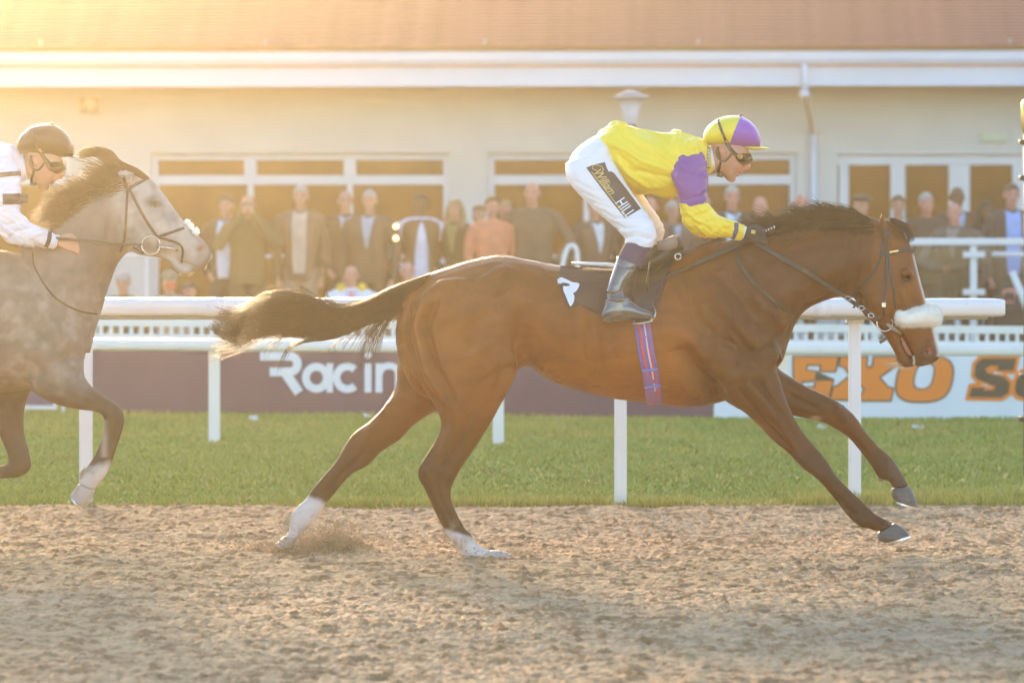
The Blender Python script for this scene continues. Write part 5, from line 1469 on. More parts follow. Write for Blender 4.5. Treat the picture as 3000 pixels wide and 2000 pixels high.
        if fl_ == 1: outs['up'] = b1; outs['lo'] = b2
        m = MB()
        if fl_ == 1:
            strap(m, [b2], [(2158 + dx, 652 + dy), (2156 + dx, 676 + dy), (2146 + dx, 700 + dy)], 13, y0 - .15, thick=.003)
        m.obj('cuff_band', deco['band'], s2, world_pts=True) if m.v else None
        mb = MB(); mb.add(*loft([(2164, 702, 2176, 662, .032, -.137), (2178, 698, 2188, 664, .029, -.135)], yflip=fl_, **k)); mb.obj('undershirt_cuff', m_breech, root, smooth=True, world_pts=True)
        if glove:
            mb = MB(); add_hand(mb, P, fl_, 1.0, glove=True); me = fuse(mb, .0028, 1); g_, bg = finish(me, 'glove', m_glove, root)
            if fl_ == 1:
                V2, Fc = tri2d([(2202 + dx, 672 + dy), (2214 + dx, 676 + dy), (2212 + dx, 686 + dy), (2200 + dx, 683 + dy)], 3); m = MB(); decal(m, [bg], V2, Fc, y0 - .15, .0015); m.obj('glove_badge', m_goldp, g_, world_pts=True)
    # breeches
    mb = MB(); mb.add(*loft(PELV, n=26, **k))
    for fl_ in (1, -1): mb.add(*loft(THIGH, n=26, sub=5, yflip=fl_, dx=dx + (0 if fl_ == 1 else 22), dy=dy + (0 if fl_ == 1 else -8), y0=y0))
    me = fuse(mb, .0055, 3)
    SB = [([(1700, 560), (1760, 590), (1830, 590)], 4, -.004), ([(1720, 585), (1790, 612), (1850, 615)], 4, -.004), ([(1745, 610), (1800, 640), (1870, 640)], 4, -.005), ([(1790, 650), (1830, 670), (1900, 665)], 5, -.006),
          ([(1815, 680), (1860, 672), (1915, 690)], 4, .005), ([(1830, 700), (1870, 690), (1915, 705)], 4, -.005), ([(1690, 450), (1700, 480), (1690, 530)], 4, .002), ([(1790, 420), (1800, 470), (1830, 520)], 6, -.006), ([(1682, 530), (1740, 560), (1800, 560)], 4, -.003)]
    def bdp(V, N):
        px, py = PX(V); low = sstep(py - dy, 500, 700)
        r = 1 - np.abs(fbm(V @ np.array([[.9, 0, -.42], [0, 1, 0], [.42, 0, .9]]), (6, 8, 26), 3, 33)); return (.002 + .005 * low) * (r - .75) + strokes_disp(V, N, SB, dx=dx, dy=dy)
    br_, bvbr = finish(me, 'breeches', m_breech, root, bdp); outs['breech'] = bvbr; outs['breech_o'] = br_
    for fl_ in (1, -1):
        mb = MB(); mb.add(*loft(SOCKL, n=22, yflip=fl_, **k)); mb.obj('knee_sock', m_sock, root, smooth=True, world_pts=True)
        mb = MB(); mb.add(*loft(BOOT, n=24, sub=5, yflip=fl_, **k)); mb.add(*loft(FOOT, n=20, sub=5, yflip=fl_, **k)); me = fuse(mb, .0045, 3)
        def bod(V, N):
            px, py = PX(V); py = py - dy; a = np.exp(-((py - 866) / 26.) ** 2)
            r = 1 - np.abs(fbm(V, (9, 9, 30), 2, 41 + fl_)); return a * .010 * (r - .7) + .002 * fbm(V, (12, 12, 12), 2, 7) + strokes_disp(V, N, [([(1774, 858), (1800, 862), (1826, 852)], 4, -.006), ([(1778, 872), (1810, 880), (1836, 874)], 4, .005), ([(1800, 778), (1830, 782), (1866, 796)], 2, -.003), ([(1770, 934), (1840, 932), (1900, 926)], 2.5, -.003)], dx=dx, dy=dy)
        bo, bb_ = finish(me, 'boot', m_boot, root, bod)
    # head gear
    mb = MB(); mb.add(*loft(CAP, n=32, sub=6, **k)); me = fuse(mb, .0035, 3)
    def capd(V, N):
        if capkind == 'silk':
            px, py = PX(V); low = sstep(py - dy, 395, 430); r = 1 - np.abs(fbm(V, (10, 10, 22), 2, 4)); seam = np.exp(-((seg_dist(px - dx, py - dy, [(2171, 338), (2157, 370), (2145, 400), (2136, 430)])[0]) / 2.) ** 2)
            return low * .004 * (r - .7) - .0018 * seam + .0012 * fbm(V, (14, 14, 14), 2, 8)
        return 0 * V[:, 0]
    def capc(V, N):
        px, py = PX(V); px = px - dx; py = py - dy
        sx = np.interp(py, [338, 370, 400, 430, 440], [2171, 2157, 2145, 2136, 2130])
        side = (px > sx) | (py > 424 + (px - 2070) * .09)
        c = np.tile(np.array([.82, .66, .055]), (len(V), 1)); c[side] = (.26, .075, .46)
        return c
    co, bvc = finish(me, 'cap' if capkind == 'silk' else 'helmet', m_cap if capkind == 'silk' else m_helm, root, capd, capc)
    if capkind == 'silk':
        mb = MB(); mb.add(*loft([(2180, 430, 2182, 436, .075, 0), (2210, 429, 2212, 440, .070, 0), (2235, 431, 2236, 439, .055, 0), (2254, 434, 2254, 437, .02, 0)], n=28, **k)); mb.obj('peak', m_silk_y, co, smooth=True, world_pts=True)
        mb = MB(); mb.ball(P(2171, 338, 0), (.010, .012, .006)); mb.obj('cap_button', m_silk_p, co, smooth=True, world_pts=True)
    else:
        mb = MB(); mb.add(*loft([(2200, 426, 2202, 432, .06, 0), (2226, 432, 2228, 438, .05, 0), (2240, 438, 2240, 441, .02, 0)], n=20, **k)); mb.obj('peak', m_helm, co, smooth=True, world_pts=True)
        mb = MB(); mb.ball(P(2166, 338, 0), (.012, .014, .006)); mb.obj('helmet_button', m_helm, co, smooth=True, world_pts=True)
    # goggles, their strap and the chin harness
    mb = MB(); mb.add(*loft([(2148, 444, 2154, 470, .084, 0), (2157, 442, 2163, 482, .088, 0), (2172, 444, 2178, 486, .083, 0), (2187, 447, 2193, 482, .066, 0), (2199, 448, 2206, 472, .036, 0)], n=26, sub=4, **k)); g_ = mb.obj('goggles', m_gog, root, smooth=True, world_pts=True)
    mb = MB(); mb.add(*loft([(2174, 452, 2180, 480, .0850, -.002), (2188, 453, 2193, 477, .068, -.002), (2200, 453, 2205, 469, .036, -.002)], n=22, **k)); mb.obj('goggle_lens', m_lens, g_, smooth=True, world_pts=True)
    mb = MB(); c_ = P(2168, 458, -.088); mb.tube([(c_[0], c_[1] + .006, c_[2]), (c_[0], c_[1] - .006, c_[2])], .0145, 18); mb.obj('goggle_boss', deco['boss'], g_, smooth=True, world_pts=True)
    bvall = [bvc, bvb]
    m = MB(); strap(m, [bvc], [(2104 + dx, 349 + dy), (2110 + dx, 372 + dy), (2122 + dx, 402 + dy), (2132 + dx, 424 + dy)], 8, y0 - .1, thick=.003)
    strap(m, bvall, [(2130 + dx, 420 + dy), (2142 + dx, 440 + dy), (2156 + dx, 454 + dy)], 12, y0 - .1, thick=.004); m.obj('goggle_strap', m_gog, g_, world_pts=True)
    m = MB(); strap(m, [bvc], [(2127 + dx, 410 + dy), (2135 + dx, 422 + dy)], 9, y0 - .1, thick=.006); m.obj('strap_buckle', m_steel, g_, world_pts=True)
    m = MB(); strap(m, bvall, [(2104 + dx, 430 + dy), (2100 + dx, 450 + dy), (2108 + dx, 468 + dy), (2122 + dx, 474 + dy), (2134 + dx, 464 + dy), (2146 + dx, 446 + dy)], 7, y0 - .08, thick=.005)
    strap(m, bvall, [(2108 + dx, 466 + dy), (2102 + dx, 440 + dy)], 9, y0 - .08, thick=.004); m.obj('ear_harness', m_strapb, root, world_pts=True)
    m = MB(); strap(m, bvall, [(2112 + dx, 472 + dy), (2108 + dx, 490 + dy), (2104 + dx, 506 + dy), (2110 + dx, 517 + dy)], 8, y0 - .08, thick=.005); strap(m, bvall, [(2100 + dx, 513 + dy), (2118 + dx, 517 + dy)], 9, y0 - .06, thick=.012); m.obj('chin_strap', m_gog, root, world_pts=True)
    # collar
    mb = MB(); mb.add(*loft([(2052, 410, 2062, 508, .085, 0), (2066, 416, 2078, 508, .080, 0), (2076, 426, 2088, 502, .074, 0)], n=26, **k)); cl = mb.obj('collar', sil, root, smooth=True, world_pts=True)
    mb = MB(); mb.add(*loft([(2070, 424, 2086, 502, .070, 0), (2084, 432, 2096, 500, .066, 0)], n=26, **k)); mb.obj('undershirt_collar', m_breech, root, smooth=True, world_pts=True)
    outs['bvcollar'] = BVHTree.FromPolygons([tuple(v.co + Vector(base)) for v in cl.data.vertices], [tuple(p.vertices) for p in cl.data.polygons])
    return outs

def add_hand(mb, P, fl, f, glove=False):
    """a fist closed round the rein: palm, four unequal curled fingers, thumb laid across"""
    ys = -.13 * fl
    r = .0135 * (1.06 if glove else 1.0)
    n0 = len(mb.v)
    mb.add(*loft([(2176, 668, 2172, 700, .019 * f, ys), ] and [(0, 0, 0, 1, .001, 0)] * 2) if False else ([], []))
    P0 = [P(2174, 682, ys), P(2190, 684, ys), P(2206, 688, ys), P(2220, 692, ys)]
    V, Fc = tube(P0, [.024 * f, .030 * f, .034 * f, .028 * f], 16, True, flat=.62); mb.add(V, Fc)
    for i in range(4):
        L = (.9, 1.05, 1.0, .82)[i]
        kx, ky = 2216 + 3 * i, 674 + i * 11.0
        pts = [P(2200, 680 + i * 6, ys), P(kx, ky, ys - .010 * fl), P(kx + 15 * L, ky + 5, ys - .012 * fl), P(kx + 19 * L, ky + 13 * L, ys + .008 * fl), P(kx + 8, ky + 15 * L, ys + .024 * fl), P(kx - 2, ky + 12, ys + .026 * fl)]
        C_ = catmull(np.array(pts), 4); mb.tube(C_, np.linspace(r * 1.05, r * .72, len(C_)), 10)
        mb.ball(tuple(C_[-1]), r * .72, 8, 6); mb.ball(P(kx, ky, ys - .010 * fl), r * 1.08, 8, 6)
    pts = [P(2186, 676, ys), P(2202, 668, ys + .016 * fl), P(2220, 666, ys + .022 * fl), P(2234, 672, ys + .014 * fl)]
    C_ = catmull(np.array(pts), 4); mb.tube(C_, np.linspace(r * 1.2, r * .8, len(C_)), 10); mb.ball(tuple(C_[-1]), r * .8, 8, 6)

J1 = jockey(0, 0, 0.0, 'crouching jockey in yellow and purple silks on the bay horse, quartered cap and goggles', m_silk_y, m_silk_p, 'silk', m_skin, True, {'band': m_navy, 'boss': M('goggle_boss_gold', (.45, .27, .09), .4, .1, 20)})
J2 = jockey(-2012, 25, GY, 'jockey in white silks and black helmet at the left edge on the grey horse', m_whites, m_whites, 'helmet', m_skin, False, {'band': m_darkband, 'boss': m_gog})
# bands on the second jockey's silks
m = MB(); strap(m, [J2['up']], [(-42, 520), (10, 512), (62, 508)], 14, GY - .2, thick=.002); m.obj('arm_band', m_darkband, J2['root'], world_pts=True)
m = MB(); V2, Fc = tri2d([(8, 568), (84, 566), (80, 598), (8, 600)], 8); decal(m, [J2['shirt'], J2['up']], V2, Fc, GY - .15, .003); m.obj('dark_hoop', m_darkband, J2['root'], world_pts=True)

# sponsor patch on the breeches of the leading jockey
TH = [J1['breech']]; pr = J1['root']
V2, Fc = tri2d([(1717, 491), (1735, 484), (1772, 475), (1777, 490), (1783, 503), (1790, 502), (1800, 508), (1840, 560), (1878, 611), (1856, 624), (1831, 639), (1790, 588), (1750, 535), (1730, 508)], 5)
m = MB(); decal(m, TH, V2, Fc, -.2, .0025); patch = m.obj('sponsor_patch', m_patch, J1['breech_o'], world_pts=True, smooth=True)
def text_px(txt, size, shear, font_offset, origin, ang, xscale=1.0, spacing=1.0):
    cu = bpy.data.curves.new('t', 'FONT'); cu.body = txt; cu.size = size; cu.shear = shear; cu.offset = font_offset; cu.space_character = spacing; cu.resolution_u = 3
    o = bpy.data.objects.new('t', cu); COL.objects.link(o)
    dg = bpy.context.evaluated_depsgraph_get(); me = bpy.data.meshes.new_from_object(o.evaluated_get(dg), depsgraph=dg)
    V = [(v.co.x * xscale, v.co.y) for v in me.vertices]; Fc = []
    for p in me.polygons:
        vs = list(p.vertices)
        for i in range(1, len(vs) - 1): Fc.append((vs[0], vs[i], vs[i + 1]))
    bpy.data.objects.remove(o); bpy.data.meshes.remove(me)
    c, s = math.cos(R(ang)), math.sin(R(ang))
    pts = [(origin[0] + x * c + y * s, origin[1] + x * s - y * c) for x, y in V]
    return refine2d(pts, Fc, 4)
m = MB(); V2, Fc = text_px('William', 36, .35, .03, (1736, 503), 54.0, .82, .93); decal(m, TH, V2, Fc, -.2, .0042); m.obj('lettering_william', m_goldp, patch, world_pts=True)
m = MB(); V2, Fc = text_px('HILL', 48, .10, .10, (1800, 594), 52.5, .64, 1.0)
decal(m, TH, V2, Fc, -.2, .0042); m.obj('lettering_hill', m_printw, patch, world_pts=True)
m = MB(); strap(m, TH, [(1733, 503), (1770, 552), (1808, 600), (1835, 632)], 2.2, -.2, thick=.0005, off=.0042, step=4)
strap(m, TH, [(1748, 500), (1736, 494), (1740, 484), (1758, 486), (1768, 496), (1762, 506)], 2.0, -.2, thick=.0005, off=.0042, step=3); m.obj('flourish', m_goldp, patch, world_pts=True)
# name tape on the collar
V2, Fc = tri2d([(2072, 432), (2081, 432), (2081, 494), (2070, 493)], 5)
CB = [J1['bvcollar'], J1['shirt']]
m = MB(); decal(m, CB, V2, Fc, -.08, .002); tp = m.obj('name_tape_border', m_patch, pr, world_pts=True)
V2, Fc = tri2d([(2073, 434), (2080, 434), (2080, 492), (2071.5, 491)], 5); m = MB(); decal(m, CB, V2, Fc, -.08, .003); m.obj('tape_face', M('tape_cream', (.68, .62, .45), .6, .03, 10), tp, world_pts=True)
m = MB(); V2, Fc = text_px('K.A.RYAN', 8.5, 0, .02, (2073.2, 440), 90.5, 1.25, 1.12); decal(m, CB, V2, Fc, -.08, .004); m.obj('tape_lettering', m_patch, tp, world_pts=True)

# ---- saddle and cloth on the bay
sc_ = empty('saddle_cloth', W(1770, 830, -.2), label='dark cloth behind the jockey\'s boot bearing a white folded number seven', cat='saddle cloth')
poly = [(1642, 778), (1680, 781), (1740, 788), (1800, 788), (1860, 780), (1925, 768), (1965, 760), (1950, 830), (1925, 900), (1912, 908), (1880, 918), (1830, 938), (1764, 928), (1730, 908), (1697, 892), (1680, 900), (1667, 904), (1655, 886), (1648, 866), (1636, 822)]
V2, Fc = tri2d(poly, 9)
m = MB(); ysd = decal(m, [bvh_bay], V2, Fc, -.2, .010, thick=.006)
Vc = np.array(m.v); Vc[:, 1] += .003 * fbm(Vc, (14, 4, 10), 2, 3); m.v = [tuple(v) for v in Vc]
cloth = m.obj('cloth', m_cloth, sc_, world_pts=True, smooth=True)
bvcl = BVHTree.FromPolygons(m.v, m.f)
m = MB(); decal(m, [bvh_bay], V2, Fc, .2, .010, back=True, thick=.006); m.obj('cloth', m_cloth, sc_, world_pts=True, smooth=True)
nb_ = [(1625, 818), (1630, 814), (1638, 812), (1652, 818), (1668, 826), (1684, 828), (1690, 832), (1688, 840), (1682, 850), (1676, 856), (1671, 858), (1675, 868), (1674, 880), (1670, 890), (1663, 898), (1656, 884), (1650, 868), (1642, 850), (1642, 838), (1652, 838), (1660, 837), (1662, 833), (1652, 829), (1640, 828), (1632, 832), (1626, 830)]
m = MB(); V2n, Fn = tri2d([(a_ + 8, b_) for a_, b_ in nb_], 5); decal(m, [bvcl, bvh_bay], V2n, Fn, -.25, .004); m.obj('number_seven', m_printw, sc_, world_pts=True)
m = MB(); m.tube([W(1676, 770, -.03), W(1720, 773, -.05), W(1780, 776, -.07), W(1812, 781, -.08)], [.006, .010, .012, .016], 10, flat=3.0); m.obj('white_pad_edge', m_breech, sc_, smooth=True, world_pts=True)

sd_ = empty('saddle', W(1930, 760, -.1), label='small black racing saddle under the leading jockey with stirrup and striped girth', cat='saddle')
mb = MB(); mb.add(*loft([(1820, 778, 1822, 800, .10, 0), (1860, 758, 1862, 800, .13, 0), (1900, 738, 1904, 800, .15, 0), (1940, 706, 1945, 790, .14, 0), (1965, 692, 1970, 770, .12, 0), (1984, 690, 1992, 745, .09, 0), (1998, 700, 2004, 740, .05, 0)], n=24)); mb.obj('seat', m_leather, sd_, smooth=True, world_pts=True)
mb = MB(); mb.add(*loft([(1924, 706, 1926, 732, .010, -.13), (1950, 700, 1952, 735, .014, -.135), (1975, 690, 1980, 726, .012, -.13), (1984, 692, 1986, 712, .008, -.12)], n=14)); mb.obj('knee_roll', M('grey_leather', (.25, .20, .17), .3, .1, 20), sd_, smooth=True, world_pts=True)
V2, Fc = tri2d([(1868, 790), (1900, 740), (1925, 715), (1975, 706), (1982, 740), (1960, 790), (1935, 840), (1915, 880), (1912, 910), (1880, 908), (1858, 890), (1850, 860)], 9)
m = MB(); decal(m, [bvcl, bvh_bay], V2, Fc, -.25, .020, thick=.006); m.obj('flap', m_leather, sd_, world_pts=True, smooth=True)
m = MB(); decal(m, [bvh_bay], V2, Fc, .25, .026, back=True, thick=.006); m.obj('flap', m_leather, sd_, world_pts=True, smooth=True)
def lr(name, pts, w, mat, **k):
    m = MB(); strap(m, [bvh_bay, bvcl], pts, w, **k); return m.obj(name, mat, sd_, world_pts=True)
lr('piping', [(1910, 800), (1930, 785), (1955, 760), (1975, 735), (1984, 712)], 4, m_brown_leather, thick=.03, off=.012)
for sy in (-1, 1):
    yb = sy * .335
    m = MB(); m.tube([W(1858, 942, yb - .04 * sy), W(1906, 938, yb), W(1918, 930, yb + .01 * sy), W(1921, 915, yb + .01 * sy), W(1914, 895, yb - .05 * sy), W(1902, 880, yb - .10 * sy)], .0045, 8); m.tube([W(1850, 948, yb), W(1880, 946, yb), W(1912, 940, yb)], [.006, .007, .006], 8, flat=5); m.obj('stirrup', m_steel, sd_, smooth=True, world_pts=True)
    m = MB(); m.tube([W(1902, 882, yb - .10 * sy), W(1895, 830, yb - .07 * sy), W(1905, 770, yb * .65)], .006, 8, flat=2); m.obj('stirrup_leather', m_leather, sd_, world_pts=True)
m_gp = M('girth_purple', (.26, .12, .34), .6, .08, 30, .001, 200); m_gr = M('girth_red', (.62, .09, .11), .6, .08, 30, .001, 200); m_gb = M('girth_blue', (.12, .15, .50), .6, .08, 30); m_gw = M('girth_white', (.6, .55, .6), .6, .05, 30)
gcx = [(1868, 900), (1882, 956), (1893, 1030), (1905, 1090), (1914, 1150), (1918, 1186)]
def off_(d): return [(a_ + d, b_ - d * .12) for a_, b_ in gcx]
def wr(name, d, w, mat, o_=.003):
    m = MB(); strap(m, [bvh_bay], off_(d), w, off=o_, thick=.003, step=8); strap(m, [bvh_bay], off_(d), w, off=o_, thick=.003, step=8, back=True); m.obj(name, mat, sd_, world_pts=True)
wr('girth', 0, 48, m_gp)
wr('girth_stripe', -10, 8, m_gr, .0058); wr('girth_stripe', 6, 5, m_gw, .0058); wr('girth_stripe', 13, 6, m_gr, .0060); wr('girth_stripe', -20, 4, m_gb, .0058); wr('girth_stripe', 20, 4, m_gb, .0060)
for c in ((1903, 1084), (1910, 1132)):
    lr('girth_loop', [(c[0] - 22, c[1] + 3), (c[0] + 22, c[1] - 3)], 9, m_gb, off=.009)
m = MB(); strap(m, [], [(1920, 1186), (1918, 1194)], 40, fixed=[0, 0]); 
lr('whip_strap', [(1890, 838), (1946, 815), (2002, 789), (2066, 760), (2127, 733), (2178, 708)], [6, 6, 6, 10, 12, 8], m_leather, off=.012)
lr('front_strap', [(1984, 748), (2040, 724), (2113, 698)], [10, 9, 9], m_leather, off=.012)
m = MB(); ring(m, 1986, 752, 9, -.20, .004, 16); m.obj('strap_ring', m_steel, sd_, smooth=True, world_pts=True)
wp = empty('whip', W(2250, 680, -.1), label='thin braided whip grip poking up out of the leading jockey\'s gloved fist', cat='whip')
m = MB(); m.tube([W(2200, 700, -.13), W(2230, 684, -.125), W(2262, 668, -.12), W(2272, 663, -.12)], [.007, .0075, .0065, .004], 10); m.tube([W(2200, 700, -.13), W(2150, 728, -.14), W(2060, 770, -.17), W(1960, 800, -.30)], [.006, .0045, .0035, .0025], 8); m.obj('whip_shaft', m_leather, wp, smooth=True, world_pts=True)
for q in range(5):
    m = MB(); p = W(2236 + q * 8, 681 - q * 4, -.124); m.ball(p, (.006, .009, .009), 8, 6); m.obj('braid_knot', m_steel, wp, smooth=True, world_pts=True)

# saddle under the second jockey
s2 = empty('saddle', W(-80, 780, GY), label='dark saddle mostly outside the left edge under the white clad jockey', cat='saddle')
mb = MB(); mb.add(*loft([(1820, 778, 1822, 800, .10, 0), (1860, 758, 1862, 800, .13, 0), (1900, 738, 1904, 800, .15, 0), (1940, 706, 1945, 790, .14, 0), (1965, 692, 1970, 770, .12, 0), (1984, 690, 1992, 745, .09, 0), (1998, 700, 2004, 740, .05, 0)], n=20, dx=-2012, dy=10, y0=GY)); mb.obj('seat', m_leather, s2, smooth=True, world_pts=True)
V2, Fc = tri2d([(-144, 790), (-100, 760), (-30, 730), (-20, 780), (-70, 860), (-100, 930), (-150, 900)], 14); m = MB(); decal(m, [bvh_grey], V2, Fc, GY - .25, .012, thick=.006); m.obj('flap', m_leather, s2, world_pts=True)
# ---------------------------------------------------------------- spectators
pr_ = random.Random(3)
m_hairs = {'brown': M('brown_hair', (.09, .055, .03), .6, .2, 30, .002, 80), 'dark': M('dark_hair', (.03, .022, .018), .6, .2, 30, .002, 80), 'grey': M('grey_hair', (.38, .36, .34), .6, .15, 30, .002, 80), 'fair': M('fair_hair', (.30, .20, .10), .6, .15, 30, .002, 80)}
m_sk = {'fair': M('spectator_skin', (.52, .27, .20), .55, .06, 20), 'pink': M('ruddy_skin', (.56, .25, .20), .55, .06, 20), 'dark': M('brown_skin', (.13, .065, .04), .5, .06, 20)}
_fab = {}
def fab(c):
    c = tuple(c)
    if c not in _fab: _fab[c] = M('fabric_%d' % len(_fab), c, .8, .10, 10, .002, 60)
    return _fab[c]

def person_meshes(pose, girth):
    """local metres, feet at z = 0, facing the track (-y); returns welded meshes: body, jacket, trousers, hair, shirt front"""
    def T(P, r, flat=1.0, n=14): return tube(catmull(np.array(P, float), 3), catmull(np.array([[q] for q in r], float), 3)[:, 0], n, True, flat)
    g = girth; seated = pose == 'seated'
    hipz = .92 if not seated else .50
    dz = 0 if not seated else -.42
    def A(sx, f=1.0, which='arm'):
        sh = (sx * .185 * g, .0, 1.42 + dz)
        if pose in ('sides', 'seated'):
            P = [sh, (sx * .235 * g, .01, 1.30 + dz), (sx * .262 * g, .015, 1.12 + dz), (sx * .255 * g, -.03, .92 + dz), (sx * .235 * g, -.07, .80 + dz)]
        elif pose == 'clasped':
            P = [sh, (sx * .24 * g, .01, 1.30 + dz), (sx * .275 * g, .02, 1.10 + dz), (sx * .17, -.12, 1.00 + dz), (sx * .035, -.19, .97 + dz)]
        elif pose == 'pockets':
            P = [sh, (sx * .25 * g, .02, 1.30 + dz), (sx * .32 * g, .04, 1.12 + dz), (sx * .25 * g, -.04, .98 + dz), (sx * .19 * g, -.07, .90 + dz)]
        elif pose == 'camera':
            P = [sh, (sx * .26 * g, -.05, 1.28 + dz), (sx * .29 * g, -.16, 1.19 + dz), (sx * .17, -.24, 1.38 + dz), (sx * .055, -.22, 1.56 + dz)]
        elif pose == 'leaning':
            P = [sh, (sx * .27 * g, -.08, 1.26 + dz), (sx * .30 * g, -.22, 1.10 + dz), (sx * .16, -.38, 1.02 + dz), (sx * .03, -.42, 1.02 + dz)]
        return P
    bow = -.12 if pose == 'leaning' else 0.0
    def tors(f, z0=None):
        z0 = hipz - .10 if z0 is None else z0
        return loft_l([(0, .0, z0, .165 * g * f, .115 * g * f), (0, .0, hipz + .05, .170 * g * f, .120 * g * f), (0, .005 + bow * .3, 1.10 + dz, .165 * g * f, .118 * g * f), (0, bow * .7, 1.26 + dz, .185 * g * f, .122 * g * f), (0, bow, 1.40 + dz, .19 * g * f, .105 * f), (0, bow, 1.465 + dz, .10 * f, .07 * f)])
    hd = (0, bow - .02, 1.635 + dz)
    mb = MB()
    V, Fc = tors(.93); mb.add(V, Fc)
    V, Fc = T([(0, bow, 1.42 + dz), (0, bow - .005, 1.50 + dz), (0, bow - .01, 1.58 + dz)], [.062, .054, .055]); mb.add(V, Fc)
    mb.ball((hd[0], hd[1] + .012, hd[2] + .03), (.074, .092, .088), 20, 14)
    mb.ball((hd[0], hd[1] - .022, hd[2] - .045), (.056, .062, .068), 18, 12)
    V, Fc = T([(0, hd[1] - .082, hd[2] + .02), (0, hd[1] - .10, hd[2] - .015), (0, hd[1] - .085, hd[2] - .025)], [.008, .014, .012]); mb.add(V, Fc)
    mb.ball((0, hd[1] - .072, hd[2] + .038), (.05, .014, .010)); mb.ball((0, hd[1] - .070, hd[2] - .058), (.024, .012, .009)); mb.ball((0, hd[1] - .062, hd[2] - .092), (.022, .018, .016))
    for sx in (-1, 1):
        mb.ball((sx * .078, hd[1] + .012, hd[2] - .0), (.012, .02, .032)); mb.ball((sx * .036, hd[1] - .06, hd[2] - .022), (.022, .018, .018))
        P = A(sx); V, Fc = T(P, [.055, .05, .042, .035, .028]); mb.add(V, Fc)
        h = P[-1]; d = np.array(P[-1]) - np.array(P[-2]); d /= np.linalg.norm(d)
        mb.ball(tuple(np.array(h) + d * .045), (.030, .026, .040))
        for k in range(4):
            q = np.array(h) + d * .075 + np.array([(k - 1.5) * .017, -.004, 0]); V, Fc = tube([q, q + d * (.035 - .005 * abs(k - 1.5)) + np.array([0, .008, 0]), q + d * .05 + np.array([0, .02, 0])], [.0095, .009, .007], 8); mb.add(V, Fc)
        q = np.array(h) + d * .03; V, Fc = tube([q, q + d * .03 + np.array([-sx * .032, -.01, 0]), q + d * .055 + np.array([-sx * .036, -.012, 0])], [.011, .010, .008], 8); mb.add(V, Fc)
        if seated: L = [(sx * .09, .0, .50), (sx * .11, -.22, .52), (sx * .12, -.44, .50), (sx * .12, -.46, .25), (sx * .12, -.44, .06)]
        else: L = [(sx * .09, .0, .90), (sx * .10, -.01, .70), (sx * .105, -.01, .48), (sx * .11, .015, .25), (sx * .11, .01, .06)]
        V, Fc = T(L, [.088 * g, .075 * g, .058, .050, .038]); mb.add(V, Fc)
        e = L[-1]; V, Fc = tube([(e[0], e[1] + .05, .045), (e[0], e[1] - .05, .045), (e[0] + sx * .02, e[1] - .17, .03)], [.045, .045, .03], 12, True, .8); mb.add(V, Fc)
    body = fuse(mb, .0115, 2)
    mb = MB(); V, Fc = tors(1.07, hipz - .16 if not seated else hipz - .02); mb.add(V, Fc)
    V, Fc = loft_l([(0, bow, 1.43 + dz, .15 * g, .095), (0, bow + .01, 1.475 + dz, .085, .075), (0, bow + .01, 1.505 + dz, .066, .066)]); mb.add(V, Fc)
    for sx in (-1, 1):
        P = A(sx); V, Fc = T(P, [.072, .066, .058, .050, .044]); mb.add(V, Fc)
        V, Fc = T([(sx * .06, bow, 1.44 + dz), (sx * .15 * g, bow * .8, 1.425 + dz), (sx * .2 * g, bow * .6, 1.37 + dz)], [.06, .062, .06]); mb.add(V, Fc)
    jacket = fuse(mb, .0135, 2)
    mb = MB()
    for sx in (-1, 1):
        if seated: L = [(sx * .08, .0, .52), (sx * .11, -.22, .53), (sx * .12, -.45, .51), (sx * .12, -.47, .25), (sx * .12, -.45, .10)]
        else: L = [(sx * .085, .0, .90), (sx * .10, -.01, .70), (sx * .105, -.01, .48), (sx * .11, .01, .25), (sx * .11, .01, .09)]
        V, Fc = T(L, [.105 * g, .092 * g, .074, .068, .066]); mb.add(V, Fc)
    V, Fc = loft_l([(0, 0, hipz - .14, .16 * g, .115 * g), (0, 0, hipz, .165 * g, .12 * g), (0, 0, hipz + .08, .155 * g, .115 * g)]); mb.add(V, Fc)
    trousers = fuse(mb, .0135, 2)
    for sx in (-1, 1): pass
    mb = MB()
    for sx in (-1, 1):
        e = (sx * .12, -.44) if seated else (sx * .11, .01)
        V, Fc = tube([(e[0], e[1] + .06, .05), (e[0], e[1] - .05, .05), (e[0] + sx * .02, e[1] - .19, .035)], [.055, .054, .038], 12, True, .85); mb.add(V, Fc)
    shoes = fuse(mb, .012, 1)
    # hair cap: upper back shell of the skull
    def shell(zcut, back, f):
        m = MB(); V = []; nu, nv = 26, 12
        cx, cy, cz = 0, hd[1] + .014, hd[2] + .034
        for j in range(nv + 1):
            for i in range(nu):
                b = 2 * math.pi * i / nu
                lim = 1.02 + (.85 if math.sin(b) > -.15 else .15) * back + .25 * abs(math.cos(b))
                a = lim * j / nv + .001
                V.append((cx + .074 * f * math.sin(a) * math.cos(b), cy + .092 * f * math.sin(a) * math.sin(b), cz + .088 * f * math.cos(a)))
        Fc = [(j * nu + i, j * nu + (i + 1) % nu, (j + 1) * nu + (i + 1) % nu, (j + 1) * nu + i) for j in range(nv) for i in range(nu)]
        m.add(V, Fc); Vi = [((v[0] - cx) * .93 + cx, (v[1] - cy) * .93 + cy, (v[2] - cz) * .93 + cz) for v in V]; k = len(m.v)
        m.add(Vi, [tuple(reversed(f_)) for f_ in Fc])
        m.f += [(nv * nu + i, nv * nu + (i + 1) % nu, k + nv * nu + (i + 1) % nu, k + nv * nu + i) for i in range(nu)]
        return m
    hm = shell(0, 1.0, 1.10); hair = bpy.data.meshes.new('hair'); hair.from_pydata(hm.v, [], hm.f); hair.update()
